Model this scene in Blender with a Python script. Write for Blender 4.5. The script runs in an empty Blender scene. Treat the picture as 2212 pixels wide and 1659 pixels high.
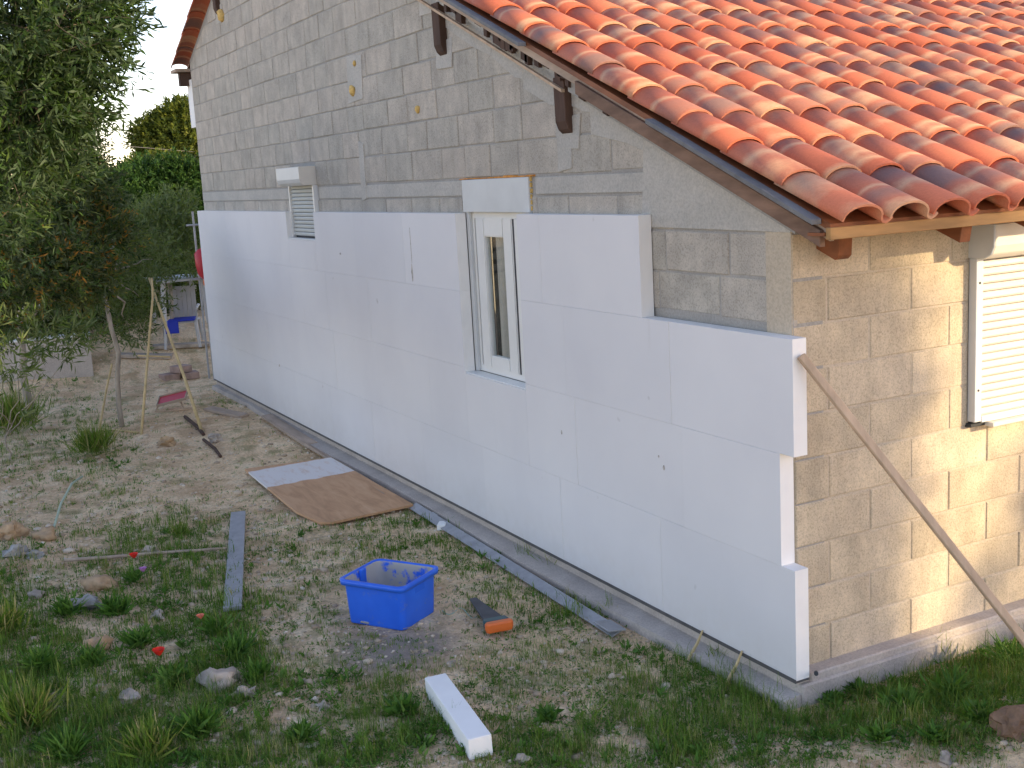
import bpy, bmesh, math, random
import numpy as np
from mathutils import Vector, Matrix, noise
R = math.radians
sc = bpy.context.scene
col = sc.collection

# ---------------------------------------------------------------- camera, world, sun
CAM = Vector((4.4763, -3.8685, 2.6864))
yaw, pitch, roll, FPX = 2.66624, -0.177386, -0.056229, 2545.0
Fw = Vector((math.cos(pitch)*math.cos(yaw), math.cos(pitch)*math.sin(yaw), math.sin(pitch)))
R0 = Fw.cross(Vector((0, 0, 1))).normalized(); U0 = R0.cross(Fw)
Xc = math.cos(roll)*R0 + math.sin(roll)*U0
Uc = -math.sin(roll)*R0 + math.cos(roll)*U0
cd = bpy.data.cameras.new('camera'); cam = bpy.data.objects.new('camera', cd); col.objects.link(cam)
cam.matrix_world = Matrix(((Xc.x, Uc.x, -Fw.x, CAM.x), (Xc.y, Uc.y, -Fw.y, CAM.y), (Xc.z, Uc.z, -Fw.z, CAM.z), (0, 0, 0, 1)))
cd.sensor_width = 36; cd.lens = FPX/2212*36; cd.clip_start = .05; cd.clip_end = 2000
sc.camera = cam

SUN_AZ, SUN_EL = 42.0, 15.0          # azimuth from +x towards +y
w = bpy.data.worlds.new('World'); sc.world = w; w.use_nodes = True
nt = w.node_tree; sky = nt.nodes.new('ShaderNodeTexSky'); sky.sky_type = 'NISHITA'; sky.sun_disc = False
sky.sun_elevation = R(SUN_EL); sky.sun_rotation = R(90-SUN_AZ); sky.air_density = 0.85; sky.dust_density = 0.25; sky.ozone_density = 1.0
bg = nt.nodes['Background']; bg.inputs[1].default_value = 0.15
wb = nt.nodes.new('ShaderNodeMix'); wb.data_type = 'RGBA'; wb.blend_type = 'MULTIPLY'; wb.inputs[0].default_value = 1; wb.inputs[7].default_value = (1.20, .98, .95, 1)
nt.links.new(sky.outputs[0], wb.inputs[6]); nt.links.new(wb.outputs[2], bg.inputs[0])
sd = bpy.data.lights.new('sun', 'SUN'); sun = bpy.data.objects.new('sun', sd); col.objects.link(sun)
sd.energy = 2.6; sd.angle = R(.8); sd.color = (1, .76, .45)
S = Vector((math.cos(R(SUN_EL))*math.cos(R(SUN_AZ)), math.cos(R(SUN_EL))*math.sin(R(SUN_AZ)), math.sin(R(SUN_EL))))
sun.rotation_euler = S.to_track_quat('Z', 'Y').to_euler()
vs = sc.view_settings; vs.view_transform = 'Standard'; vs.look = 'None'; vs.gamma = 1; vs.exposure = 1.45; vs.use_curve_mapping = False

# ---------------------------------------------------------------- helpers
rnd = random.Random(7)
rng = np.random.default_rng(7)

def ray(u, v): return Fw + Xc*((u-1106)/FPX) + Uc*((829.5-v)/FPX)
def at(u, v, D): return CAM + ray(u, v)*D
def sm(a, b, x):
    t = max(0, min(1, (x-a)/(b-a))); return t*t*(3-2*t)
def ground_h(x, y):
    h = -.15 + .75*sm(-13.2, -16.5, x)
    near = sm(.0, -.5, y) if x < .3 else 1
    if x < 0 and y > -.05: near = 0
    h += near*(.035*noise.noise((x*1.1, y*1.1, 3)) + .015*noise.noise((x*4, y*4, 8)))
    h += .22*sm(-2.6, -5.5, y)*sm(-2, -6, x)
    h += .10*sm(-.6, .2, y)*sm(.15, .7, x) + .30*math.exp(-((x-1.25)**2+(y-.7)**2)/.16)
    return h
def G(u, v):
    d = ray(u, v); t = 2.0
    while t < 80:
        p = CAM + d*t
        if p.z < ground_h(p.x, p.y): break
        t += .04
    return p
def tag(o, label=None, cat=None, group=None, kind=None):
    if label: o['label'] = label
    if cat: o['category'] = cat
    if group: o['group'] = group
    if kind: o['kind'] = kind
    return o
def empty(name, loc=(0, 0, 0), rz=0, parent=None):
    o = bpy.data.objects.new(name, None); col.objects.link(o); o.location = loc; o.rotation_euler.z = rz
    o.empty_display_size = .1
    if parent: o.parent = parent
    return o
def link(name, me, mat=None, parent=None, loc=None, rot=None):
    o = bpy.data.objects.new(name, me); col.objects.link(o)
    if mat and not me.materials: me.materials.append(mat)
    if parent: o.parent = parent
    if loc is not None: o.location = loc
    if rot is not None: o.rotation_euler = rot
    return o
def mesh(name, V, F, smooth=False, fixn=False, tint=None):
    me = bpy.data.meshes.new(name); me.from_pydata([tuple(v) for v in V], [], F)
    if fixn:
        bm = bmesh.new(); bm.from_mesh(me); bmesh.ops.recalc_face_normals(bm, faces=bm.faces); bm.to_mesh(me); bm.free()
    if smooth: me.polygons.foreach_set('use_smooth', [True]*len(me.polygons))
    if tint is not None:
        a = me.attributes.new('tint', 'FLOAT', 'POINT'); a.data.foreach_set('value', np.asarray(tint, dtype=np.float32))
    me.update(); return me
def npmesh(name, V, quads=None, tris=None, tint=None, smooth=False):
    me = bpy.data.meshes.new(name); V = np.asarray(V, dtype=np.float32)
    me.vertices.add(len(V)); me.vertices.foreach_set('co', V.ravel())
    f = quads if quads is not None else tris; k = f.shape[1]
    me.loops.add(f.size); me.polygons.add(len(f))
    me.loops.foreach_set('vertex_index', f.ravel().astype(np.int32))
    me.polygons.foreach_set('loop_start', np.arange(0, f.size, k, dtype=np.int32))
    me.polygons.foreach_set('loop_total', np.full(len(f), k, dtype=np.int32))
    if smooth: me.polygons.foreach_set('use_smooth', np.ones(len(f), dtype=bool))
    if tint is not None:
        a = me.attributes.new('tint', 'FLOAT', 'POINT'); a.data.foreach_set('value', np.asarray(tint, dtype=np.float32))
    me.update(calc_edges=True); return me
class MB:
    def __init__(s): s.V = []; s.F = []
    def add(s, V, F):
        n = len(s.V); s.V += [tuple(v) for v in V]; s.F += [tuple(i+n for i in f) for f in F]; return s
    def box(s, lo, hi, M=None):
        x0, y0, z0 = lo; x1, y1, z1 = hi
        V = [Vector(p) for p in ((x0,y0,z0),(x1,y0,z0),(x1,y1,z0),(x0,y1,z0),(x0,y0,z1),(x1,y0,z1),(x1,y1,z1),(x0,y1,z1))]
        if M is not None: V = [M @ p for p in V]
        return s.add(V, [(0,3,2,1),(4,5,6,7),(0,1,5,4),(1,2,6,5),(2,3,7,6),(3,0,4,7)])
    def tube(s, pts, rad, n=8, cap=True):
        pts = [Vector(p) for p in pts]; N = len(pts)
        rad = rad if isinstance(rad, (list, tuple)) else [rad]*N
        V = []; ref = Vector((.13, .27, .95))
        for i, p in enumerate(pts):
            d = (pts[min(i+1, N-1)]-pts[max(i-1, 0)]).normalized()
            a = d.cross(ref)
            if a.length < .1: a = d.cross(Vector((1, 0, 0)))
            a.normalize(); b = d.cross(a)
            for k in range(n):
                t = 2*math.pi*k/n; V.append(p+(a*math.cos(t)+b*math.sin(t))*rad[i])
        F = [(i*n+k, i*n+(k+1) % n, (i+1)*n+(k+1) % n, (i+1)*n+k) for i in range(N-1) for k in range(n)]
        if cap: F += [tuple(range(n))[::-1], tuple((N-1)*n+k for k in range(n))]
        return s.add(V, F)
    def me(s, name, smooth=False, bevel=0, segs=1):
        m = mesh(name, s.V, s.F, smooth, True)
        if bevel:
            bm = bmesh.new(); bm.from_mesh(m)
            bmesh.ops.bevel(bm, geom=[e for e in bm.edges if len(e.link_faces) == 2 and e.calc_face_angle() > .5], offset=bevel, segments=segs, affect='EDGES')
            bm.to_mesh(m); bm.free()
        return m
    def build(s, name, mat, parent=None, bevel=0, smooth=False, segs=1):
        return link(name, s.me(name, smooth, bevel, segs), mat, parent)

# ---------------------------------------------------------------- materials
def newmat(name):
    m = bpy.data.materials.new(name); m.use_nodes = True
    return m, m.node_tree, m.node_tree.nodes['Principled BSDF']
def N(nt, t, **kw):
    n = nt.nodes.new(t)
    for k, v in kw.items():
        if k.startswith('i_'): n.inputs[int(k[2:])].default_value = v
        else: setattr(n, k, v)
    return n
def ramp(nt, stops, src, interp='LINEAR'):
    r = nt.nodes.new('ShaderNodeValToRGB'); cr = r.color_ramp; cr.interpolation = interp
    while len(cr.elements) < len(stops): cr.elements.new(.5)
    for e, (p, c) in zip(cr.elements, stops): e.position = p; e.color = (*c, 1) if len(c) == 3 else c
    nt.links.new(src, r.inputs[0]); return r.outputs[0]
def coords(nt, scale=(1, 1, 1), perobj=True, world=False):
    tc = nt.nodes.new('ShaderNodeTexCoord'); src = tc.outputs['Object']
    if world:
        g = nt.nodes.new('ShaderNodeNewGeometry'); src = g.outputs['Position']
    mp = nt.nodes.new('ShaderNodeMapping'); mp.inputs['Scale'].default_value = scale
    nt.links.new(src, mp.inputs['Vector'])
    if perobj:
        oi = nt.nodes.new('ShaderNodeObjectInfo'); mu = N(nt, 'ShaderNodeMath', operation='MULTIPLY'); mu.inputs[1].default_value = 137.0
        nt.links.new(oi.outputs['Random'], mu.inputs[0]); nt.links.new(mu.outputs[0], mp.inputs['Location'])
    return mp.outputs[0]
def noi(nt, vec, scale, detail=4, rough=.6, dist=0):
    n = N(nt, 'ShaderNodeTexNoise'); n.inputs['Scale'].default_value = scale; n.inputs['Detail'].default_value = detail
    n.inputs['Roughness'].default_value = rough; n.inputs['Distortion'].default_value = dist
    nt.links.new(vec, n.inputs['Vector']); return n.outputs['Fac']
def mix(nt, fac, a, b, mode='MIX'):
    m = nt.nodes.new('ShaderNodeMix'); m.data_type = 'RGBA'; m.blend_type = mode
    for k, s in ((0, fac), (6, a), (7, b)):
        if isinstance(s, (int, float)): m.inputs[k].default_value = s
        elif isinstance(s, tuple): m.inputs[k].default_value = (*s, 1)
        else: nt.links.new(s, m.inputs[k])
    return m.outputs[2]
def math_(nt, op, a, b=0.0):
    m = N(nt, 'ShaderNodeMath', operation=op)
    for k, s in ((0, a), (1, b)):
        if isinstance(s, (int, float)): m.inputs[k].default_value = s
        else: nt.links.new(s, m.inputs[k])
    return m.outputs[0]
def bump(nt, b, h, strength=.4, dist=.01):
    n = nt.nodes.new('ShaderNodeBump'); n.inputs['Strength'].default_value = strength; n.inputs['Distance'].default_value = dist
    nt.links.new(h, n.inputs['Height']); nt.links.new(n.outputs[0], b.inputs['Normal'])
def simple(name, c, rough=.7, var=.12, scale=6, spec=.3, bs=.15, bscale=40, metal=0, stretch=(1, 1, 1), bd=.004):
    m, nt, b = newmat(name); v = coords(nt, stretch)
    dark = tuple(x*(1-var) for x in c); lite = tuple(min(1, x*(1+var)) for x in c)
    nt.links.new(ramp(nt, [(.3, dark), (.7, lite)], noi(nt, v, scale)), b.inputs['Base Color'])
    b.inputs['Roughness'].default_value = rough; b.inputs['Specular IOR Level'].default_value = spec; b.inputs['Metallic'].default_value = metal
    if bs: bump(nt, b, noi(nt, v, bscale, 3), bs, bd)
    return m

def m_block(name, A, B, C):
    m, nt, b = newmat(name); oi = nt.nodes.new('ShaderNodeObjectInfo')
    v = coords(nt); vs_ = coords(nt, (1, 1, .12))
    base = ramp(nt, [(0, A), (.5, B), (1, C)], oi.outputs['Random'])
    streak = ramp(nt, [(.3, (.88, .88, .87)), (.55, (1, 1, 1)), (.75, (1.05, 1.04, 1.02))], noi(nt, vs_, 9, 3))
    c = mix(nt, 1.0, base, streak, 'MULTIPLY')
    blot = ramp(nt, [(.35, (.82, .82, .82)), (.65, (1.08, 1.08, 1.06))], noi(nt, v, 5, 5))
    c = mix(nt, .9, c, blot, 'MULTIPLY')
    fine = noi(nt, v, 95, 5, .75)
    c = mix(nt, .75, c, ramp(nt, [(.38, (.62, .62, .62)), (.5, (1, 1, 1)), (.7, (1.12, 1.12, 1.12))], fine), 'MULTIPLY')
    nt.links.new(c, b.inputs['Base Color']); b.inputs['Roughness'].default_value = .95; b.inputs['Specular IOR Level'].default_value = .15
    h = math_(nt, 'ADD', fine, math_(nt, 'MULTIPLY', noi(nt, v, 22, 4), 1.6))
    bump(nt, b, h, .6, .006); return m
M = {}
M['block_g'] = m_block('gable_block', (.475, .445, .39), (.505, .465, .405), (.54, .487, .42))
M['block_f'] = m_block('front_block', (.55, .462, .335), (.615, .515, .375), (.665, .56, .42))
def m_mortar(name, c1, c2):
    m, nt, b = newmat(name); v = coords(nt, world=True, perobj=False)
    c = ramp(nt, [(.3, c1), (.7, c2)], noi(nt, v, 3.2, 6, .65))
    f = noi(nt, v, 70, 4, .7)
    c = mix(nt, .6, c, ramp(nt, [(.35, (.7, .7, .7)), (.6, (1.05, 1.05, 1.05))], f), 'MULTIPLY')
    nt.links.new(c, b.inputs['Base Color']); b.inputs['Roughness'].default_value = .95; b.inputs['Specular IOR Level'].default_value = .15
    bump(nt, b, math_(nt, 'ADD', f, math_(nt, 'MULTIPLY', noi(nt, v, 14, 4), 2.)), .5, .008); return m
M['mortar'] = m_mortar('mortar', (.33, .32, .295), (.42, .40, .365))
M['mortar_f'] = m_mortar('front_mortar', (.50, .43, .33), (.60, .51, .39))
M['cement'] = m_mortar('cement_render', (.45, .435, .395), (.56, .53, .475))
M['plinth'] = m_mortar('concrete_plinth', (.46, .40, .35), (.62, .55, .48))

def m_eps():
    m, nt, b = newmat('white_foam'); v = coords(nt, world=True, perobj=False)
    c = ramp(nt, [(.25, (.70, .69, .70)), (.5, (.74, .73, .735)), (.75, (.77, .76, .76))], noi(nt, v, 1.1, 4, .55))
    oi = nt.nodes.new('ShaderNodeObjectInfo')
    c = mix(nt, 1., c, ramp(nt, [(0, (.965, .965, .97)), (1, (1, 1, 1))], oi.outputs['Random']), 'MULTIPLY')
    d = noi(nt, v, 6.5, 2, .4); d2 = noi(nt, v, 2.3, 2)
    sp = ramp(nt, [(.745, (1, 1, 1)), (.82, (.72, .70, .68))], d)
    c = mix(nt, 1., c, sp, 'MULTIPLY')
    mp = coords(nt, (1, 1, .22), perobj=False, world=True)
    c = mix(nt, .5, c, ramp(nt, [(.70, (1, 1, 1)), (.82, (.80, .785, .76))], noi(nt, mp, 4.5, 3)), 'MULTIPLY')
    # mud splashed on the lowest strip
    g = nt.nodes.new('ShaderNodeNewGeometry'); sx = nt.nodes.new('ShaderNodeSeparateXYZ'); nt.links.new(g.outputs['Position'], sx.inputs[0])
    low = N(nt, 'ShaderNodeMapRange'); low.inputs[1].default_value = .0; low.inputs[2].default_value = .35; low.inputs[3].default_value = .45; low.inputs[4].default_value = 0
    nt.links.new(sx.outputs['Z'], low.inputs[0])
    k = math_(nt, 'MULTIPLY', low.outputs[0], noi(nt, v, 9, 5))
    c = mix(nt, k, c, (.50, .45, .38))
    nt.links.new(c, b.inputs['Base Color']); b.inputs['Roughness'].default_value = .75; b.inputs['Specular IOR Level'].default_value = .25
    vo = N(nt, 'ShaderNodeTexVoronoi'); vo.inputs['Scale'].default_value = 220; nt.links.new(v, vo.inputs['Vector'])
    bump(nt, b, vo.outputs['Distance'], .12, .002); return m
M['eps'] = m_eps()
M['eps_white'] = simple('whiter_foam', (.87, .86, .83), .8, .03, 5, bs=.25, bscale=160, bd=.003)  # whiter than the board faces; used on board edges, scraps and offcut

def m_tile():
    m, nt, b = newmat('terracotta_tile')
    oi = nt.nodes.new('ShaderNodeObjectInfo'); at_ = N(nt, 'ShaderNodeAttribute', attribute_name='tint')
    rv = math_(nt, 'FRACT', math_(nt, 'ADD', oi.outputs['Random'], at_.outputs['Fac']))
    tc = nt.nodes.new('ShaderNodeTexCoord')
    uvn = N(nt, 'ShaderNodeAttribute', attribute_name='along')      # 0 at the low end, 1 at the top of each tile
    cx = nt.nodes.new('ShaderNodeCombineXYZ')
    nt.links.new(math_(nt, 'ADD', math_(nt, 'MULTIPLY', uvn.outputs['Fac'], 1.55), math_(nt, 'MULTIPLY', rv, 171.3)), cx.inputs[0])
    nt.links.new(math_(nt, 'MULTIPLY', rv, 93.1), cx.inputs[1])
    f = noi(nt, cx.outputs[0], 1.0, 1, .4)
    v = coords(nt); wob = noi(nt, v, 9, 3)
    f = math_(nt, 'ADD', f, math_(nt, 'MULTIPLY', math_(nt, 'SUBTRACT', wob, .5), .08))
    terra = ramp(nt, [(0, (.47, .125, .065)), (.35, (.55, .155, .08)), (.7, (.58, .185, .10)), (1, (.49, .145, .08))], math_(nt, 'FRACT', math_(nt, 'MULTIPLY', rv, 7.7)))
    c = mix(nt, ramp(nt, [(.31, (.80, .80, .80)), (.46, (0, 0, 0))], f), terra, (.21, .155, .14))
    m2 = ramp(nt, [(.405, (0, 0, 0)), (.45, (1, 1, 1)), (.458, (1, 1, 1)), (.51, (0, 0, 0))], f)
    c = mix(nt, math_(nt, 'MULTIPLY', m2, .66), c, (.66, .44, .27))
    gr = noi(nt, coords(nt, (1, .25, 1)), 120, 4, .7)
    c = mix(nt, .5, c, ramp(nt, [(.35, (.78, .76, .74)), (.65, (1.08, 1.08, 1.08))], gr), 'MULTIPLY')
    nt.links.new(c, b.inputs['Base Color']); b.inputs['Roughness'].default_value = .72; b.inputs['Specular IOR Level'].default_value = .35
    bump(nt, b, gr, .25, .002); return m
M['tile'] = m_tile()

def m_ground():
    m, nt, b = newmat('dry_soil'); v = coords(nt, world=True, perobj=False)
    big = noi(nt, v, .9, 5, .6); mid = noi(nt, v, 5, 6, .65); fine = noi(nt, v, 38, 5, .75)
    c = ramp(nt, [(.25, (.64, .46, .28)), (.5, (.88, .665, .43)), (.72, (.93, .78, .55))], mid)
    c = mix(nt, .6, c, ramp(nt, [(.3, (.84, .78, .70)), (.7, (1.12, 1.12, 1.12))], big), 'MULTIPLY')
    c = mix(nt, .9, c, ramp(nt, [(.34, (.68, .65, .60)), (.48, (.95, .95, .95)), (.68, (1.28, 1.27, 1.25))], fine), 'MULTIPLY')
    # moss and seedlings between the crumbs
    c = mix(nt, ramp(nt, [(.52, (0, 0, 0)), (.66, (.6, .6, .6))], noi(nt, v, 2.6, 6, .7)), c, (.17, .18, .06))
    c = mix(nt, ramp(nt, [(.50, (0, 0, 0)), (.64, (.6, .6, .6))], noi(nt, coords(nt, (1, 1, 1), False, True), 1.7, 5, .7)), c, (.50, .31, .17))
    # spilt cement beside the tub
    d = N(nt, 'ShaderNodeVectorMath', operation='DISTANCE'); nt.links.new(v, d.inputs[0]); d.inputs[1].default_value = (-1.95, -1.45, -.15)
    dd = math_(nt, 'ADD', d.outputs['Value'], math_(nt, 'MULTIPLY', mid, .5))
    c = mix(nt, ramp(nt, [(.42, (.75, .75, .75)), (.75, (0, 0, 0))], dd), c, (.27, .25, .25))
    vo = N(nt, 'ShaderNodeTexVoronoi'); vo.inputs['Scale'].default_value = 30; nt.links.new(v, vo.inputs['Vector'])
    nt.links.new(c, b.inputs['Base Color']); b.inputs['Roughness'].default_value = 1; b.inputs['Specular IOR Level'].default_value = .1
    h = math_(nt, 'ADD', math_(nt, 'MULTIPLY', mid, 3.), math_(nt, 'ADD', fine, math_(nt, 'MULTIPLY', vo.outputs['Distance'], .6)))
    bump(nt, b, h, .9, .02); return m
M['ground'] = m_ground()

def m_leaf(name, cols, back=None, trans=.25, rough=.55):
    m, nt, b = newmat(name); a = N(nt, 'ShaderNodeAttribute', attribute_name='tint')
    n = len(cols); c = ramp(nt, [(i/(n-1), k) for i, k in enumerate(cols)], a.outputs['Fac'])
    if back:
        g = nt.nodes.new('ShaderNodeNewGeometry'); c = mix(nt, g.outputs['Backfacing'], c, back)
    nt.links.new(c, b.inputs['Base Color']); b.inputs['Roughness'].default_value = rough; b.inputs['Specular IOR Level'].default_value = .18
    tr = nt.nodes.new('ShaderNodeBsdfTranslucent'); nt.links.new(mix(nt, 1., c, (1.6, 1.5, .7), 'MULTIPLY'), tr.inputs[0])
    ms = nt.nodes.new('ShaderNodeMixShader'); ms.inputs[0].default_value = trans
    nt.links.new(b.outputs[0], ms.inputs[1]); nt.links.new(tr.outputs[0], ms.inputs[2])
    nt.links.new(ms.outputs[0], nt.nodes['Material Output'].inputs[0]); return m
M['olive'] = m_leaf('olive_leaf', [(.014, .034, .008), (.034, .07, .014), (.062, .12, .024), (.12, .165, .04)], (.06, .095, .045))
M['olive2'] = m_leaf('grey_olive_leaf', [(.03, .06, .012), (.075, .125, .025), (.16, .21, .06)], (.14, .18, .08))
M['broad'] = m_leaf('dark_leaf', [(.012, .032, .008), (.03, .075, .016), (.07, .14, .028)])
M['olive_b'] = m_leaf('tinged_olive_leaf', [(.012, .03, .008), (.032, .07, .014), (.08, .14, .028), (.17, .20, .05), (.36, .17, .03)], (.10, .13, .06))
M['pine'] = m_leaf('sunny_leaf', [(.03, .05, .01), (.07, .10, .014), (.14, .16, .025)])
M['grass'] = m_leaf('grass_blade', [(.05, .11, .018), (.09, .18, .025), (.15, .25, .035), (.26, .27, .08), (.46, .39, .21)])
M['weed'] = m_leaf('weed_leaf', [(.045, .12, .02), (.09, .20, .03), (.15, .26, .06)])
M['bark'] = simple('bark', (.36, .31, .25), .95, .35, 14, bs=.8, bscale=25, stretch=(1, 1, .3), bd=.01)
M['twig'] = simple('dark_twig', (.10, .085, .06), .95, .3, 14, bs=0)
M['cane'] = simple('bamboo_cane', (.56, .43, .22), .6, .2, 12)
M['wood_dark'] = simple('weathered_dark_wood', (.085, .050, .036), .85, .4, 10, stretch=(1, 1, .2), bs=.4)
M['wood_brown'] = simple('stained_brown_wood', (.22, .075, .028), .6, .35, 9, stretch=(.3, 1, 1), bs=.3)
M['wood_yellow'] = simple('yellow_pine_wood', (.36, .20, .075), .6, .28, 14, stretch=(1, .15, 1), bs=.3)
M['wood_grey'] = simple('grey_batten_wood', (.52, .38, .26), .8, .22, 14, stretch=(1, 1, .1), bs=.4)
M['wood_pale'] = simple('pale_plank_wood', (.43, .33, .25), .85, .25, 10, stretch=(.2, 1, 1), bs=.3)
M['metal'] = simple('dull_galvanised_metal', (.36, .36, .37), .55, .15, 12, metal=.35, spec=.5)
M['metal_dull'] = simple('dull_grey_flashing', (.17, .17, .17), .7, .2, 10, metal=.1)
M['track'] = simple('dark_base_track', (.11, .105, .105), .6, .2, 12, metal=.2)
M['pvc'] = simple('white_pvc', (.78, .78, .75), .35, .04, 4, spec=.5, bs=.0)
M['pvc_grey'] = simple('pale_grey_pvc', (.60, .62, .62), .45, .05, 4, spec=.5, bs=0)
M['slat_grey'] = simple('grey_slat', (.50, .52, .50), .5, .05, 4, bs=0)
M['cream'] = simple('cream_shutter', (.72, .68, .60), .5, .05, 4, bs=0)
M['foam'] = simple('yellow_expanding_foam', (.62, .42, .14), .9, .3, 30, bs=.8, bscale=60)
M['foamo'] = simple('orange_sealing_foam', (.62, .28, .07), .9, .35, 20, bs=.6, bscale=60)
M['gap'] = simple('dark_gap_seal', (.05, .05, .055), .8, .2, 6)
M['rubber'] = simple('dark_rubber', (.04, .045, .05), .6, .3, 8)
M['rock'] = simple('pale_limestone', (.43, .36, .29), .95, .3, 9, bs=.8, bscale=18, bd=.01)
M['rockt'] = simple('tan_stone', (.46, .32, .19), .95, .3, 9, bs=.8, bscale=18, bd=.01)
M['clod'] = simple('brown_earth', (.20, .125, .08), 1, .35, 14, bs=.9, bscale=22, bd=.01)
M['rockg'] = simple('grey_stone', (.33, .32, .30), .95, .35, 9, bs=.8, bscale=18, bd=.01)
M['orange'] = simple('orange_plastic', (.75, .16, .03), .4, .08, 5, spec=.5, bs=0)
M['red'] = simple('red_plastic', (.50, .03, .045), .4, .12, 5, spec=.5, bs=0)
M['teal'] = simple('dark_teal_plastic', (.04, .10, .11), .4, .1, 5, spec=.5, bs=0)
M['blade'] = simple('dark_grey_sheath', (.085, .085, .09), .6, .2, 9, bs=.1)
M['blue2'] = simple('blue_fabric', (.03, .05, .42), .8, .1, 5)
M['chair'] = simple('grey_white_plastic', (.50, .49, .48), .5, .08, 5)
M['poppy'] = simple('poppy_petal', (.70, .025, .012), .6, .15, 30, bs=0)
M['poppyo'] = simple('salmon_petal', (.75, .20, .12), .6, .15, 30, bs=0)
M['mauve'] = simple('mauve_petal', (.45, .20, .45), .6, .15, 30, bs=0)
M['stem'] = simple('green_stem', (.08, .15, .04), .6, .15, 30, bs=0)
M['wire'] = simple('grey_wire', (.20, .20, .20), .6, .1, 5, bs=0)
M['hose'] = simple('pale_green_twine', (.42, .50, .38), .6, .1, 5, bs=0)

def m_tub(name, dirty):
    m, nt, b = newmat(name); v = coords(nt)
    c = ramp(nt, [(.35, (.02, .13, .74)), (.65, (.03, .17, .85))], noi(nt, v, 3, 3))
    if dirty: c = mix(nt, ramp(nt, [(.38, (0, 0, 0)), (.47, (1, 1, 1))], noi(nt, v, 9, 5, .6)), c, (.46, .43, .39))
    else: c = mix(nt, ramp(nt, [(.60, (0, 0, 0)), (.70, (.5, .5, .5))], noi(nt, v, 10, 6, .7)), c, (.25, .27, .33))
    nt.links.new(c, b.inputs['Base Color']); b.inputs['Roughness'].default_value = .8 if dirty else .38
    return m
M['tub'] = m_tub('blue_plastic', False); M['tub_in'] = m_tub('blue_plastic_caked_with_mortar', True)
def m_ply():
    m, nt, b = newmat('plywood'); v = coords(nt, (.25, 1.2, 1), perobj=False)
    c = ramp(nt, [(.25, (.42, .23, .11)), (.5, (.58, .33, .17)), (.8, (.68, .43, .25))], noi(nt, v, 9, 5, .65, .6))
    tc = nt.nodes.new('ShaderNodeTexCoord'); sx = nt.nodes.new('ShaderNodeSeparateXYZ'); nt.links.new(tc.outputs['Object'], sx.inputs[0])
    e = math_(nt, 'ADD', sx.outputs['X'], math_(nt, 'MULTIPLY', math_(nt, 'SUBTRACT', noi(nt, tc.outputs['Object'], 5, 5), .5), .14))
    band = ramp(nt, [(.0, (0, 0, 0)), (.065, (0, 0, 0)), (.075, (1, 1, 1)), (.385, (1, 1, 1)), (.395, (0, 0, 0))], math_(nt, 'DIVIDE', e, 2.2))
    worn = ramp(nt, [(.30, (.55, .55, .55)), (.48, (1, 1, 1))], noi(nt, v, 14, 5, .7))
    c = mix(nt, math_(nt, 'MULTIPLY', band, worn), c, (.76, .71, .67))
    nt.links.new(c, b.inputs['Base Color']); b.inputs['Roughness'].default_value = .8; return m
M['ply'] = m_ply()
def m_glass():
    m, nt, b = newmat('window_glass'); g = nt.nodes.new('ShaderNodeBsdfGlossy'); g.inputs['Roughness'].default_value = .03; g.inputs['Color'].default_value = (.9, .95, .95, 1)
    t = nt.nodes.new('ShaderNodeBsdfTransparent'); t.inputs[0].default_value = (.93, .95, .94, 1)
    ms = nt.nodes.new('ShaderNodeMixShader'); lw = nt.nodes.new('ShaderNodeLayerWeight'); lw.inputs[0].default_value = .5
    nt.links.new(math_(nt, 'ADD', math_(nt, 'MULTIPLY', math_(nt, 'POWER', lw.outputs['Facing'], 4), .35), .04), ms.inputs[0]); nt.links.new(t.outputs[0], ms.inputs[1]); nt.links.new(g.outputs[0], ms.inputs[2])
    nt.links.new(ms.outputs[0], nt.nodes['Material Output'].inputs[0]); return m
M['glass'] = m_glass()
M['curtain'] = simple('grey_curtain', (.55, .50, .45), .9, .25, 7, stretch=(1, 1, .05))
M['inside'] = simple('dark_interior', (.05, .055, .06), .9, .1, 3)

# ---------------------------------------------------------------- ground
def axis(a, b, step, lim):
    L = list(np.arange(a, b+1e-6, step)); s = step; x = b
    while x < lim: s *= 1.35; x += s; L.append(x)
    s = step; x = a; P = []
    while x > -lim: s *= 1.35; x -= s; P.append(x)
    return np.array(P[::-1]+L)
xs = axis(-17, 3.5, .07, 600); ys = axis(-6.5, 3.2, .07, 600)
Z = [[ground_h(x, y) for x in xs] for y in ys]
XX, YY = np.meshgrid(xs, ys); V = np.stack([XX, YY, np.array(Z)], -1).reshape(-1, 3)
nx, ny = len(xs), len(ys); I = np.arange(nx*ny).reshape(ny, nx)
Q = np.stack([I[:-1, :-1], I[:-1, 1:], I[1:, 1:], I[1:, :-1]], -1).reshape(-1, 4)
tag(link('ground', npmesh('ground', V, quads=Q, smooth=True), M['ground']), 'bare dry soil and rubble of the yard around the house', kind='structure')

# ---------------------------------------------------------------- house
house = tag(empty('house', (0, 0, 0)), 'unfinished concrete block house with terracotta tiled roof and white foam cladding', 'house')
XF, YG, XL = -.10, .095, -12.38          # front wall plane, gable wall plane, far end
RZ, RS = 2.372, .407                     # tile bed height at x=.35 and slope
XE, XLE, ZLE = .35, -12.70, 4.36
def roof_z(x): return min(RZ-RS*(x-XE), ZLE+.41*(x-XLE))
XR = (RZ+RS*XE-ZLE-.41*(-XLE)*1)/(RS+.41)  # ridge x
XR = ((RZ+RS*XE)-(ZLE-.41*XLE))/(RS+.41); ZR = roof_z(XR)
YV = -.09

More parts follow.
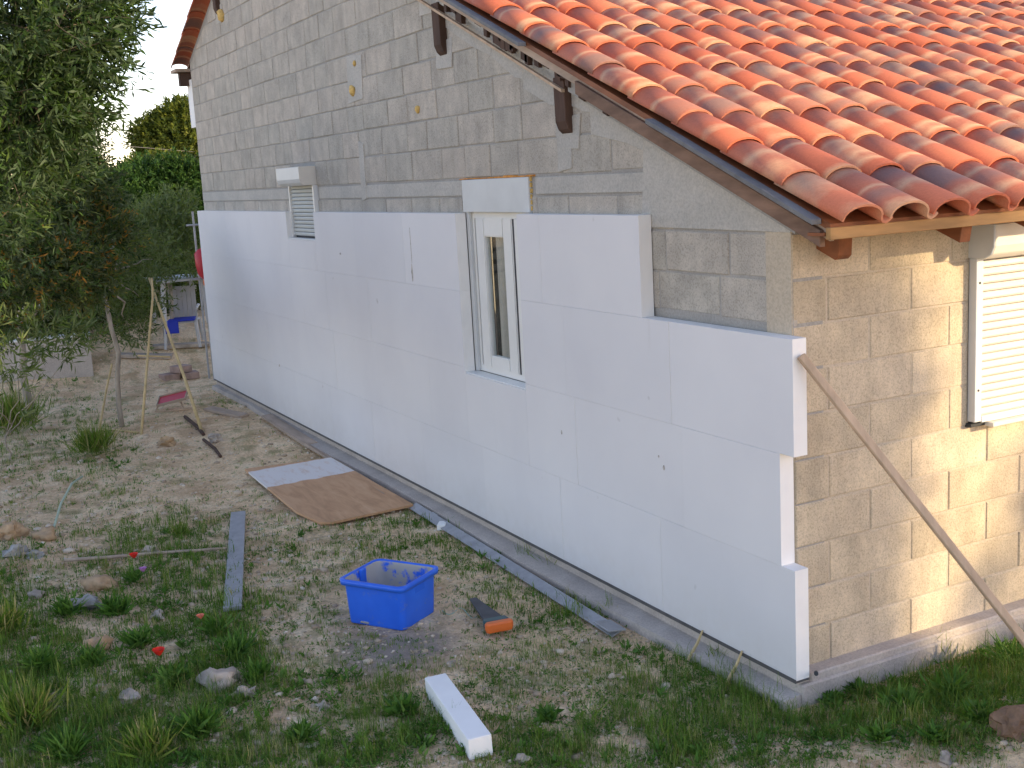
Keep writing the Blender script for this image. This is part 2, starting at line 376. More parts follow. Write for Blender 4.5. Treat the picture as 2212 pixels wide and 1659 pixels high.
def clip(poly, a, b, c):      # keep a*x+b*y<=c
    out = []
    for i in range(len(poly)):
        p, q = poly[i], poly[(i+1) % len(poly)]; dp = a*p[0]+b*p[1]-c; dq = a*q[0]+b*q[1]-c
        if dp <= 0: out.append(p)
        if dp*dq < 0: t = dp/(dp-dq); out.append((p[0]+t*(q[0]-p[0]), p[1]+t*(q[1]-p[1])))
    return out
def area(p): return .5*sum(p[i][0]*p[(i+1) % len(p)][1]-p[(i+1) % len(p)][0]*p[i][1] for i in range(len(p)))
def inset(p, d):
    n = len(p); out = []
    for i in range(n):
        a, b, c = p[i-1], p[i], p[(i+1) % n]
        e1 = Vector((b[0]-a[0], b[1]-a[1])).normalized(); e2 = Vector((c[0]-b[0], c[1]-b[1])).normalized()
        n1 = Vector((-e1.y, e1.x)); n2 = Vector((-e2.y, e2.x)); o = (n1+n2)/max(.3, 1+n1.dot(n2)); out.append((b[0]+o.x*d, b[1]+o.y*d))
    return out
def prism(poly, plane, d0, d1, ch=.0, org=(0, 0)):
    if area(poly) < 0: poly = poly[::-1]
    f = (lambda p, d: (p[0]-org[0], -d, p[1]-org[1])) if plane == 'g' else (lambda p, d: (d, p[0]-org[0], p[1]-org[1]))
    n = len(poly); rings = [[f(p, d0) for p in poly], [f(p, d1-ch) for p in poly]]
    if ch: rings.append([f(p, d1) for p in inset(poly, ch)])
    V = sum(rings, []); F = [tuple(range(n))[::-1], tuple((len(rings)-1)*n+k for k in range(n))]
    for r in range(len(rings)-1): F += [(r*n+k, r*n+(k+1) % n, (r+1)*n+(k+1) % n, (r+1)*n+k) for k in range(n)]
    return V, F
def slab(name, poly, plane, d0, d1, mat, parent, ch=.003):
    cx = sum(p[0] for p in poly)/len(poly); cz = sum(p[1] for p in poly)/len(poly)
    V, F = prism(poly, plane, d0, d1, ch, (cx, cz))
    return link(name, mesh(name, V, F, fixn=True), mat, parent, (cx, 0, cz) if plane == 'g' else (0, cx, cz))
def edge_faces(o, n):
    o.data.materials.append(M['eps_white'])
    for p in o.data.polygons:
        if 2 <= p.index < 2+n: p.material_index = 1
def rect(a0, b0, a1, b1): return [(a0, b0), (a1, b0), (a1, b1), (a0, b1)]

ROWS = [-.02, .219, .44, .674, .908, 1.142, 1.378, 1.613, 1.845, 2.075, 2.31]
GW = [(-3.84, -2.78, 1.15, 2.655), (-8.22, -7.375, 2.05, 2.86)]     # openings in the gable (x0,x1,z0,z1)
# gable wall: mortar backing with openings, blocks proud of it
gw = empty('gable_wall', parent=house)
bk = MB()
def backing(x0, x1, z0, top=None):
    if top is None:
        pl = [(x0, z0), (x1, z0), (x1, roof_z(x1)-.05)] + ([(XR, ZR-.05)] if x0 < XR < x1 else []) + [(x0, roof_z(x0)-.05)]
    else: pl = rect(x0, z0, x1, top)
    bk.add(*prism(pl, 'g', -YG-.20, -YG-.006))
backing(XL, -8.22, -.3); backing(-8.22, -7.35, -.3, 2.05); backing(-8.22, -7.35, 2.86); backing(-7.35, -3.84, -.3)
backing(-3.84, -2.78, -.3, 1.15); backing(-3.84, -2.78, 2.655); backing(-2.78, XF-.004, -.3)
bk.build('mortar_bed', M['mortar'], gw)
def vis_gable(x0, x1, z0, z1):
    if z1 <= 2.40 and x1 < -1.4: return False
    if z1 <= 1.80: return False
    return True
def verge_fill(x): return roof_z(x)-.10
rows_g = [ROWS[8], ROWS[9], 2.31, 2.52]
r = 2.66; rows_g.append(r)
gap = [2.903, 3.14, 3.367, 3.602]
rows_g += gap
while rows_g[-1] < 6.1: rows_g.append(rows_g[-1]+.235)
proto_v = {}
def block_me(wd, ht, plane, k):
    key = (round(wd, 3), round(ht, 3), plane, k)
    if key not in proto_v:
        j = [rnd.uniform(-.003, .003) for _ in range(8)]
        pl = [(-wd/2+j[0], -ht/2+j[1]), (wd/2+j[2], -ht/2+j[3]), (wd/2+j[4], ht/2+j[5]), (-wd/2+j[6], ht/2+j[7])]
        V, F = prism(pl, plane, -.03, 0, .006); proto_v[key] = mesh('block', V, F, fixn=True)
    return proto_v[key]
def put_block(p, plane, face, parent, mat, full):
    face += rnd.uniform(-.003, .004)
    if full:
        (x0, z0), (x1, z1) = p[0], p[2]
        me = block_me(x1-x0, z1-z0, plane, rnd.randrange(5))
        o = link('block', me, mat, parent, ((x0+x1)/2, -face, (z0+z1)/2) if plane == 'g' else (face, (x0+x1)/2, (z0+z1)/2))
    else: o = slab('block', p, plane, face-.03, face, mat, parent, .006)
    o.rotation_euler = (rnd.uniform(-.006, .006), 0, 0) if plane == 'g' else (0, rnd.uniform(-.004, .004), 0)
    return o
J = .009
for i in range(len(rows_g)-1):
    z0, z1 = rows_g[i], rows_g[i+1]
    if z1-z0 < .16: continue
    off = (.30 if i % 2 else 0) + rnd.uniform(-.06, .06)
    x = XF - .59 + off if i > 2 else XF - (.59 if i % 2 == 0 else .5)
    xb = XF
    while xb > XL+.02:
        xa = max(x, XL+.005)
        if xa - (XL) < .12: xa = XL+.005
        lo = z0+J/2+rnd.uniform(-.003, .003); hi = z1-J/2
        p = rect(xa+J/2+rnd.uniform(0, .004), lo, xb-J/2, hi)
        full = True
        q = clip(p, RS, 1, RZ+RS*XE-.17-(.10 if i < 6 else 0)); q = clip(q, -.41, 1, ZLE-.41*XLE-.12)
        segs = [q]
        for (a, b, c, d) in GW:
            if hi > c and lo < d and xb > a and xa < b:
                ns = []
                for s in segs:
                    for t in (clip(s, 1, 0, a-.01), clip(s, -1, 0, -b-.01)):
                        if len(t) > 2: ns.append(t)
                segs = ns
        if not vis_gable(xa, xb, z0, z1): segs = []
        if i < 4 and xa > -1.45 and z0 > 2.25: segs = []          # smoothed cement there
        for s in segs:
            if len(s) > 2 and abs(area(s)) > .012:
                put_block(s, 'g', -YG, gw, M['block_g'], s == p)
        xb = xa
        x = xa - .59*(1 if rnd.random() < .62 else .72) + rnd.uniform(-.015, .015)
# smoothed cement: corner patch, ring beam band, verge fillet
def sl(x, d): return roof_z(x)-d
slab('cement_patch', [(-1.42, 2.325), (XF-.006, 2.315), (XF-.006, sl(XF, .13)), (-1.36, sl(-1.36, .13))], 'g', -YG-.02, -YG+.004, M['cement'], gw)
slab('cement_patch', rect(-2.70, 2.53, -1.375, 2.645), 'g', -YG-.02, -YG+.003, M['cement'], gw)
slab('cement_patch', rect(-12.36, 2.53, -8.24, 2.645), 'g', -YG-.02, -YG+.003, M['cement'], gw)
slab('cement_patch', rect(-7.30, 2.53, -3.88, 2.645), 'g', -YG-.02, -YG+.003, M['cement'], gw)
# verge fillet in lengths with a ragged lower edge
x = -1.37
while x > XR+.02:
    x2 = max(XR+.01, x-rnd.uniform(.35, .8)); d1 = rnd.uniform(.22, .42); d2 = rnd.uniform(.22, .42)
    xm = (x+x2)/2
    slab('cement_fillet', [(x, sl(x, .12)), (x2, sl(x2, .12)), (x2, sl(x2, d1)), (xm+.1, sl(xm, d2)-.03), (x, sl(x, d2*.9))][::-1], 'g', -YG-.02, -YG+rnd.uniform(.003, .007), M['cement'], gw)
    x = x2
# vertical runs of cement on the blocks
for (x, z0, z1, wd) in ((-6.0, 2.5, 3.05, .14), (-2.28, 2.67, 3.0, .2), (-2.26, 2.9, 3.02, .26), (-4.08, 3.52, 3.68, .26), (-6.02, 3.4, 3.83, .42)):
    pl = [(x-wd/2, z0), (x+wd/2*.8, z0+.02), (x+wd/2, z1-.03), (x-wd*.4, z1)]
    slab('cement_patch', pl, 'g', -YG-.02, -YG+.0065, M['cement'], gw)

# front wall
fw = empty('front_wall', parent=house)
FB = MB()
SH = (1.36, 2.85, 1.15, 2.27)       # window opening y0,y1,z0,z1
YT = 9.4
for a in ((.30-.2, -.3, SH[0], 2.6), (SH[0], -.3, SH[1], SH[2]), (SH[0], SH[3], SH[1], 2.6), (SH[1], -.3, YT, 2.6)):
    pass
FB.add(*prism(rect(YG+.0, -.3, SH[0], 2.52), 'f', XF-.2, XF-.006)); FB.add(*prism(rect(SH[0], -.3, SH[1], SH[2]), 'f', XF-.2, XF-.006))
FB.add(*prism(rect(SH[0], SH[3], SH[1], 2.52), 'f', XF-.2, XF-.006)); FB.add(*prism(rect(SH[1], -.3, YT, 2.52), 'f', XF-.2, XF-.006))
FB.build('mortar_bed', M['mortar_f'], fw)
frows = ROWS + [2.49]
for i in range(len(frows)-1):
    z0, z1 = frows[i]+J/2, frows[i+1]-J/2
    js = [YG, .325 if i % 2 == 0 else .615]
    while js[-1] < YT-.3: js.append(js[-1]+.585+rnd.uniform(-.01, .01))
    for a, b in zip(js[:-1], js[1:]):
        a += J/2 if a > .2 else .003; b -= J/2; segs = [rect(a, z0, b, z1)]; full = True
        if z1 > SH[2]+.02 and z0 < SH[3]:
            n_ = []
            for s in segs:
                for t in (clip(s, 1, 0, SH[0]-.012), clip(s, -1, 0, -SH[1]-.012)):
                    if len(t) > 2: n_.append(t)
            segs = n_
        for s in segs:
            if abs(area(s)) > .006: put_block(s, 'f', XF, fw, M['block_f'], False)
# other walls, seldom seen
ow = MB(); ow.add(*prism(rect(YG+.2, -.3, YT, 4.25), 'f', XL, XL+.2)); ow.box((XL, YT, -.3), (XF-.2, YT+.2, 2.5))
ow.build('rear_wall', M['mortar'], house)

# plinth and footing
pl = MB(); pl.box((XL-.02, .03, -.4), (-.02, YG+.2, -.018)); pl.build('plinth', M['plinth'], house, .006)
pf = MB(); pf.box((XF-.15, YG+.008, -.4), (-.004, YT, .012)); pf.build('plinth', M['plinth'], house, .008)
pf = MB(); pf.box((XF-.15, .032, -.4), (.012, YT, -.03)); pf.build('footing', M['plinth'], house, .010)
ft = MB(); n = 40; V = []; F = []
for k in range(n+1):
    x = XL+(0.0-XL)*k/n; yo = -.085-.05*math.sin(x*.6)**2 - .012*noise.noise((x*3, 1, 1)) + .08*sm(-7, -12, x)
    zt = -.085+.008*noise.noise((x*2.2, 5, 1)); V += [(x, .029, zt+.006), (x, yo, zt-.006), (x, yo-.012, -.35), (x, .029, -.35)]
for k in range(n):
    for j in range(4): F.append((4*k+j, 4*k+(j+1) % 4, 4*k+4+(j+1) % 4, 4*k+4+j))
F += [(0, 1, 2, 3), (4*n+3, 4*n+2, 4*n+1, 4*n)]
link('footing', mesh('footing', V, F, fixn=True), M['plinth'], house)
tr = MB(); tr.box((XL, .0-.002, -.012), (.0, YG-.01, -.001)); tr.box((XL, -.004, -.014), (0, -.0015, .007)); tr.build('base_track', M['track'], house)
# pale pebbly mortar droppings are part of the ground gravel

# insulation boards (0.6 x 1.2), each one an object
ins = empty('insulation', parent=house)
MARKS = [(-4.755, 2.13, .006, .30), (-4.765, 1.90, .03, .15), (-1.14, .92, .02, .03), (-1.19, .98, .012, .015), (-2.34, .93, .02, .03), (-9.0, .60, .05, .03), (-6.54, 2.0, .04, .02)]
OPN = [(-3.837, -2.831, 1.152, 2.5), (-8.22, -7.28, 2.105, 2.5)]
def sub(rects, o):
    out = []
    for (a, b, c, d) in rects:
        x0, x1, z0, z1 = o
        if x1 <= a or x0 >= b or z1 <= c or z0 >= d: out.append((a, b, c, d)); continue
        if x0 > a: out.append((a, x0, c, d))
        if x1 < b: out.append((x1, b, c, d))
        if z0 > c: out.append((max(a, x0), min(b, x1), c, z0))
        if z1 < d: out.append((max(a, x0), min(b, x1), z1, d))
    return out
starts = [0.0, -.102, 0.004, -1.316]
for k in range(4):
    xb = starts[k]; first = True; z0, z1 = .6*k, .6*k+.6
    step = [1.2, .85, 1.05, 1.2][k]
    while xb > XL+.01:
        xa = max(XL-.02, xb-step); step = 1.2; yj = rnd.uniform(-.0012, .0012)
        if xa - XL < .15: xa = XL-.02
        for (a, b, c, d) in sub([(xa, xb, z0, z1)], OPN[0]) if not (xa < -6 and k == 3) else sub([(xa, xb, z0, z1)], OPN[1]):
            if (b-a) < .01: continue
            g = .0007
            edge_faces(slab('foam_board', rect(a+g, c+g*.6, b-g, d-g*.6), 'g', -YG+.006, 0.+yj, M['eps'], ins, .0014), 4)
        xb = xa
M['mark'] = simple('brown_stain', (.46, .42, .38), .9, .4, 30, bs=0)
for (x, z, wd, ht) in MARKS:
    pl = [(x-wd*.2, z-ht/2), (x+wd*.25, z-ht/2+.3*ht*.2), (x+wd*.5, z-ht*.1), (x+wd*.15, z+ht/2), (x-wd*.1, z+ht/2), (x-wd*.5, z+ht*.05)]
    slab('stain', pl, 'g', -.0005, .0022, M['mark'], ins, 0)
# boards on the far end wall, their edges show past the corner
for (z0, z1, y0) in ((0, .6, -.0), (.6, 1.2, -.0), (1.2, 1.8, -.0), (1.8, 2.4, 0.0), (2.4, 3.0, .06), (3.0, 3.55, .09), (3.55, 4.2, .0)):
    q = MB(); q.box((XL-(.27 if z1 > 4 else .12), YG+.002+y0*.5, z0+.002), (XL-.004, 6, z1-.002)); q.build('foam_board', M['eps_white'], ins, .003)

# tall window in the gable
W1 = empty('window', (0, 0, 0), parent=house); W1['label'] = 'tall white window with grey curtain set deep in the foam cladding'
a0, a1, b0, b1 = -3.83, -2.79, 1.165, 2.405
f = MB(); y0, y1 = .120, .185
def ringbox(f, x0, x1, z0, z1, t, y0, y1, tb=None):
    tb = tb or t
    f.box((x0, y0, z0), (x0+t, y1, z1)); f.box((x1-t, y0, z0), (x1, y1, z1)); f.box((x0+t, y0, z0), (x1-t, y1, z0+tb)); f.box((x0+t, y0, z1-t), (x1-t, y1, z1))
ringbox(f, a0+.02, a1-.01, b0, b1, .052, y0, y1); f.build('frame', M['pvc'], W1, .004)
f = MB(); f.box((a0-.004, .094, b0), (a0+.045, .1195, b1)); f.build('shutter_guide', M['pvc_grey'], W1, .003); f = MB(); f.box((a1-.03, .094, b0), (a1+.01, .1195, b1)); f.build('shutter_guide', M['pvc_grey'], W1, .003)
f = MB(); f.box((a0, .16, b0), (a1, .20, b1)); 
f = MB(); ringbox(f, -3.715, -3.125, b0+.045, b1-.045, .14, .108, .160, .10); f.build('sash', M['pvc'], W1, .008, segs=2)
f = MB(); f.box((-3.123, .118, b0+.05), (-3.092, .1325, b1-.05)); f.build('seal', M['gap'], W1)
f = MB(); f.box((-3.09, .11, b0+.045), (a1-.05, .16, b1-.045)); f.build('sash', M['pvc'], W1, .006)
f = MB(); f.box((-3.58, .134, b0+.14), (-3.26, .140, b1-.115)); f.build('pane', M['glass'], W1)
c = []; F = []; n = 60
for k in range(n+1):
    x = -3.50+.5*k/n; y = .168+.012*math.sin(k*1.3)+.008*math.sin(k*3.1); c += [(x, y, b0), (x, y, b1)]
F = [(2*k, 2*k+2, 2*k+3, 2*k+1) for k in range(n)]
link('curtain', mesh('curtain', c, F, smooth=True), M['curtain'], W1)
f = MB(); f.box((a0, .45, b0-.1), (a1, .47, b1+.1)); f.box((a0-.02, .31, b0-.02), (a0, .46, b1+.2)); f.box((a1, .31, b0), (a1+.02, .46, b1+.2)); f.build('dark_backing', M['inside'], W1)  # added dark panels behind the glass: block light leaks, unlit room in their colour
f = MB(); f.box((-3.835, .006, 1.1525), (-2.833, .12, 1.163)); f.build('sill', M['pvc'], W1, .003)
f = MB(); f.box((-3.845, YG-.020, 2.405), (-2.775, YG+.15, 2.650)); f.build('shutter_box', M['pvc_grey'], W1, .004)
V = []; 
f = MB()
for k in range(14):
    x = -3.86+1.1*k/13; rr = rnd.uniform(.004, .012)*(1.7 if k > 8 else 1)
    f.box((x-.045, YG-.008-rr*.6, 2.652), (x+.05, YG+.02, 2.656+rr*.7))
f.build('foam_bead', M['foamo'], W1, .003)
f = MB()
for k in range(6): f.box((-2.775, YG-.008, 2.42+.04*k), (-2.765+rnd.uniform(0, .008), YG+.02, 2.45+.04*k))
f.build('foam_bead', M['foam'], W1, .002)

# small shuttered window
W2 = empty('window', parent=house); W2['label'] = 'small window closed by a white roller shutter with projecting box'
f = MB(); 
prof = [(-.075, 2.865), (-.075, 2.74), (-.062, 2.70), (-.03, 2.672), (YG+.03, 2.672), (YG+.03, 2.865)]
def extr(prof, x0, x1, axis='x'):
    n = len(prof); g = (lambda a, p: (a, p[0], p[1])) if axis == 'x' else (lambda a, p: (p[0], a, p[1]))
    V = [g(x0, p) for p in prof]+[g(x1, p) for p in prof]
    return V, [tuple(range(n))[::-1], tuple(range(n, 2*n))] + [(k, (k+1) % n, n+(k+1) % n, n+k) for k in range(n)]
f.add(*extr(prof, -8.20, -7.40)); f.build('shutter_box', M['pvc_grey'], W2, .004)
f = MB(); f.add(*extr([(p[0]-.004, p[1]+.002) for p in prof], -7.40, -7.385)); f.build('end_cap', M['cream'], W2, .003)
f = MB(); f.box((-8.235, .055, 2.12), (-8.205, .13, 2.672)); f.build('shutter_guide', M['pvc'], W2, .003); f = MB(); f.box((-7.412, .055, 2.12), (-7.378, .13, 2.672)); f.build('shutter_guide', M['pvc'], W2, .003)
z = 2.14; me_s = None
while z < 2.66:
    s = MB(); s.add(*extr([(.083, 0), (.076, .008), (.074, .026), (.080, .036), (.088, .038), (.088, 0)], -8.205, -7.412))
    if me_s is None: me_s = s.me('slat', bevel=0)
    link('slat', me_s, M['slat_grey'], W2, (0, 0, z)); z += .0415
f = MB(); f.box((-8.218, .004, 2.1065), (-7.285, .09, 2.118)); f.build('sill', M['pvc'], W2, .003)
f = MB(); f.box((-8.2, .095, 2.1), (-7.39, .3, 2.86)); f.build('dark_backing', M['gap'], W2)

# front wall window with roller shutter, in the sun
W3 = empty('window', parent=house); W3['label'] = 'white roller shutter on the sunlit front wall, cut by the frame edge'
prof = [(XF-.01, 2.275), (XF+.165, 2.275), (XF+.165, 2.155), (XF+.145, 2.11), (XF+.10, 2.085), (XF-.01, 2.085)]
f = MB(); f.add(*extr(prof, 1.355, 2.85, 'y')); f.build('shutter_box', M['cream'], W3, .006)
f = MB(); f.add(*extr([(p[0]+.003, p[1]) for p in prof], 1.341, 1.355, 'y')); f.build('end_cap', M['pvc_grey'], W3, .004)
for yy in (1.345, 2.80):
    f = MB(); f.box((XF+.0, yy, 1.17), (XF+.052, yy+.055, 2.085)); f.build('shutter_guide', M['pvc_grey'], W3, .003)
s = MB(); s.add(*extr([(XF+.015, .0), (XF+.034, .002), (XF+.043, .012), (XF+.043, .030), (XF+.034, .040), (XF+.015, .0415)], 1.40, 2.80, 'y')); me_s = s.me('slat')
z = 1.20
while z < 2.1: link('slat', me_s, M['cream'], W3, (0, 0, z)); z += .0435
f = MB(); f.box((XF, 1.40, 1.163), (XF+.055, 2.80, 1.199)); f.build('bottom_bar', M['pvc'], W3, .004)
f = MB(); f.box((XF-.02, 1.335, 1.14), (XF+.035, 1.45, 1.160)); f.build('sill', M['rubber'], W3, .002)
f = MB(); f.box((XF-.03, 1.45, 1.135), (XF+.09, 2.86, 1.160)); f.build('sill', M['cream'], W3, .003)
f = MB(); f.box((XF-.15, 1.36, 1.15), (XF-.01, 2.85, 2.27)); f.build('dark_backing', M['gap'], W3)
f = MB()
for zz in (1.35, 1.95): f = MB(); f.tube([(XF+.051, 1.372, zz), (XF+.0545, 1.372, zz)], .007, 8); f.build('screw', M['gap'], W3)


# ---------------------------------------------------------------- roof
roof = empty('roof', parent=house)
PIT, CRS = .284, .452; TILT = .013
def tile_mesh(name, both=False):
    # one canal tile: arch 0..AR then pan; x runs up the slope (object space, low end at x=0), z normal to the bed
    L = CRS+.055; AR = .248; n1, n2 = 10, 4; T = .011
    def prof(w, lift):
        P = []
        for k in range(n1+1):
            t = math.pi*k/n1; P.append((AR/2-w*AR/2*math.cos(t),     .012+.078*w*math.sin(t)**.85+lift))
        for k in range(1, n2+1):
            t = k/n2; P.append((AR+(PIT-AR+.022)*t, .012+lift-.020*math.sin(math.pi*t)+.010*t))
        return P
    V = []; al = []; F = []
    lo, hi = prof(1.015, TILT), prof(.965, 0)
    n = len(lo)
    for (x, P, a) in ((0, lo, 0), (L, hi, 1)):
        for p in P: V.append((x, p[0], p[1])); al.append(a)
    for (x, P, a) in ((0, lo, 0), (L, hi, 1)):
        for i, p in enumerate(P):
            q0, q1 = P[max(i-1, 0)], P[min(i+1, n-1)]; d = Vector((q1[0]-q0[0], q1[1]-q0[1])).normalized()
            V.append((x, p[0]+d.y*T, p[1]-d.x*T)); al.append(a)
    for i in range(n-1):
        F.append((i, n+i, n+i+1, i+1)); F.append((2*n+i, 2*n+i+1, 3*n+i+1, 3*n+i)); F.append((i, i+1, 2*n+i+1, 2*n+i)); F.append((n+i, 3*n+i, 3*n+i+1, n+i+1))
    F.append((0, 2*n, 3*n, n)); F.append((n-1, 2*n-1, 4*n-1, 3*n-1))
    me = mesh(name, V, F, smooth=False, fixn=True)
    sm_ = [len(set(p.vertices) & set(range(2*n))) == 4 or len(set(p.vertices) & set(range(2*n, 4*n))) == 4 for p in me.polygons]
    me.polygons.foreach_set('use_smooth', sm_)
    a = me.attributes.new('along', 'FLOAT', 'POINT'); a.data.foreach_set('value', np.array(al, dtype=np.float32))
    return me
TM = tile_mesh('roof_tile')
ang = math.atan(RS); L2 = CRS*math.cos(ang)
tiles = []
ncol = 32; ncr = int((XE+.04-XR)/L2)+1
for c in range(ncol):
    for k in range(ncr):
        x = XE+.035-k*L2; y = YV+.055+c*PIT
        if x < XR+.25: continue
        if k == 0 and False: pass
        z = RZ-RS*(x-XE)
        p = Vector((x-.2, y+.15, z+.1))-CAM; D = p.dot(Fw)
        if D < .1: continue
        u = 1106+FPX*p.dot(Xc)/D; v = 829.5-FPX*p.dot(Uc)/D
        vis = -150 < u < 2400 and -120 < v < 1659
        tiles.append((D if vis else D+100, x, y, z))
tiles.sort()
TM.materials.append(M['tile'])
def tile_matrix(x, y, z, jig=True):
    # local x up-slope => world -x, tilted
    ca, sa = math.cos(ang), math.sin(ang)
    m = Matrix(((-ca, 0, sa, x), (0, 1, 0, y), (sa, 0, ca, z), (0, 0, 0, 1)))
    if jig: m = m @ Matrix.Rotation(rnd.uniform(-.010, .010), 4, 'Z') @ Matrix.Rotation(rnd.uniform(-.012, .012), 4, 'X') @ Matrix.Translation((rnd.uniform(-.008, .008), rnd.uniform(-.004, .004), rnd.uniform(0, .004)))
    return m
tv = np.empty(len(TM.vertices)*3, dtype=np.float32); TM.vertices.foreach_get('co', tv); tv = tv.reshape(-1, 3)
tal = np.empty(len(tv), dtype=np.float32); TM.attributes['along'].data.foreach_get('value', tal)
tfaces = [tuple(p.vertices) for p in TM.polygons]
def joined_tiles(name, mats, parent):
    V = []; F = []; tint = []; al = []
    for m in mats:
        A = np.array(m); v = tv @ A[:3, :3].T + A[:3, 3]; n = len(V); 
        V += [tuple(q) for q in v]; F += [tuple(i+n for i in f) for f in tfaces]; tint += [rnd.random()]*len(v); al += list(tal)
    me = mesh(name, V, F, tint=tint); a = me.attributes.new('along', 'FLOAT', 'POINT'); a.data.foreach_set('value', np.array(al, dtype=np.float32))
    o = link(name, me, M['tile'], parent); o['kind'] = 'stuff'; return o
for (D, x, y, z) in tiles[:295]:
    o = link('roof_tile', TM, None, roof); o.matrix_local = tile_matrix(x, y, z)
joined_tiles('roof_tiles', [tile_matrix(x, y, z) for (D, x, y, z) in tiles[295:]], roof)
# far slope of the roof, mirrored
mats = []; ang2 = math.atan(.41)
for c in range(6):
    for k in range(10):
        x = XLE-.02+k*CRS*math.cos(ang2)
        if x > XR-.2: continue
        ca, sa = math.cos(ang2), math.sin(ang2)
        mats.append(Matrix(((ca, 0, -sa, x), (0, 1, 0, YV+c*PIT), (sa, 0, ca, ZLE+.41*(x-XLE)), (0, 0, 0, 1))) @ Matrix.Scale(1, 4))
joined_tiles('rear_roof_tiles', mats, roof)
# deck under the tiles
dk = MB()
def slope_box(f, x0, x1, y0, y1, o0, o1, zf=None):
    z0, z1 = roof_z(x0), roof_z(x1)
    V = [(x0, y0, z0+o0), (x1, y0, z1+o0), (x1, y1, z1+o0), (x0, y1, z0+o0), (x0, y0, z0+o1), (x1, y0, z1+o1), (x1, y1, z1+o1), (x0, y1, z0+o1)]
    f.add(V, [(0,3,2,1),(4,5,6,7),(0,1,5,4),(1,2,6,5),(2,3,7,6),(3,0,4,7)])
slope_box(dk, XR, XE-.03, YV+.05, YT+.3, -.045, -.012); slope_box(dk, XLE+.05, XR-.002, YG+.02, YT+.3, -.045, -.012)
dk.build('roof_deck', M['wood_brown'], roof)
# verge boards and flashing under the first column
vb = MB(); slope_box(vb, XR, XE-.06, YV+.075, YV+.10, -.105, -.046); vb.build('verge_board', M['wood_pale'], roof)
for (xa, xb, dz, yy) in ((-1.06, .27, -.012, -.015), (-3.62, -2.48, -.014, -.015), (-5.2, -3.7, -.012, -.012)):
    vb = MB(); slope_box(vb, xa, xb, YV+yy, YV+.045, dz-.022, dz+.004); vb.build('verge_flashing', M['metal_dull'], roof, .003)
vb = MB(); slope_box(vb, -4.9, -2.16, YV+.105, YV+.13, -.225, -.205); vb.build('verge_batten', M['wood_grey'], roof)
vb = MB(); slope_box(vb, -2.1, XF+.1, YV+.12, YG-.002, -.20, -.106); vb.build('verge_mortar', M['mortar'], roof)
vb = MB(); slope_box(vb, XR, -2.1, YV+.14, YG-.002, -.16, -.106); vb.build('verge_mortar', M['cement'], roof)
vb = MB()
for k in range(38):
    x = -.4-rnd.random()*3.4; 
    slope_box(vb, x-rnd.uniform(.03, .1), x, YV+.10, YV+.125+rnd.uniform(0, .02), -.12-rnd.uniform(0, .07), -.09)
vb.build('mortar_crumbs', M['wood_dark'], roof)['kind'] = 'stuff'
# eave board and rafters
eb = MB(); eb.box((XE-.045, YV+.035, RZ-.072), (XE-.012, YT, RZ-.016)); eb.build('eave_board', M['wood_yellow'], roof, .003)
eb = MB(); eb.box((XE-.16, YV+.03, RZ-.055), (XE-.047, YT, RZ-.040)); eb.build('soffit_board', M['wood_brown'], roof)
M['wood_mid'] = simple('weathered_brown_wood', (.21, .13, .09), .85, .45, 9, stretch=(.25, 1, 1), bs=.5)
rf = MB(); slope_box(rf, -1.9, XE-.10, YV+.05, YV+.085, -.15, -.07); rf.build('barge_board', M['wood_mid'], roof, .003)
yy = .30
while yy < 9:
    rf = MB(); V = []
    wdt = .075
    for y_ in (yy-wdt/2, yy+wdt/2):
        V += [(-.3, y_, roof_z(-.3)-.046), (XE-.05, y_, roof_z(XE-.05)-.058), (XE-.07 if yy > .4 else .02, y_, roof_z(XE-.05)-.175+(0 if yy > .4 else .02)), (-.3, y_, roof_z(-.3)-.19)]
    if yy < .4:
        V = []
        for y_ in (yy-.045, yy+.045): V += [(-.3, y_, roof_z(-.3)-.046), (.07, y_, roof_z(.13)-.046), (.055, y_, 2.19), (.03, y_, 2.17), (-.3, y_, 2.3)]
        n = 5
    else: n = 4
    F = [tuple(range(n))[::-1], tuple(range(n, 2*n))]+[(k, (k+1) % n, n+(k+1) % n, n+k) for k in range(n)]
    rf.add(V, F); rf.build('rafter', M['wood_brown'], roof, .003); yy += .58
# purlin ends poking from the gable
for (x, zt, zb, wd) in ((-4.05, 3.99, 3.60, .13), (-2.23, 3.27, 2.91, .135), (-10.55, 5.15, 4.80, .13), (-7.2, 5.3, 4.98, .13)):
    V = []
    for x_ in (x-wd/2, x+wd/2):
        V += [(x_, YG+.1, zt), (x_, .035, zt), (x_, .04, zb+.08), (x_, .06, zb+.03), (x_, YG-.002, zb), (x_, YG+.1, zb)]
    V[5+0] = V[5]; n = 6; F = [tuple(range(n)), tuple(range(n, 2*n))[::-1]]+[(k, (k+1) % n, n+(k+1) % n, n+k) for k in range(n)]
    p = MB(); p.add(V, F); p.build('purlin', M['wood_dark'], roof, .004)
    slab('cement_patch', [(x-.14, zb-.09), (x+.13, zb-.10), (x+.17, zb+.12), (x-.15, zb+.1)], 'g', -YG-.02, -YG+.0075, M['cement'], gw)
# left eave plank and its bracket
p = MB(); p.box((XLE-.06, YV, ZLE-.055), (XLE+.25, YV+.6, ZLE-.012)); p.build('eave_board', M['wood_pale'], roof, .003)
p = MB(); p.box((XL-.24, YG-.12, ZLE-.24), (XL-.14, YG+.15, ZLE-.057)); p.build('rafter', M['wood_dark'], roof, .003)
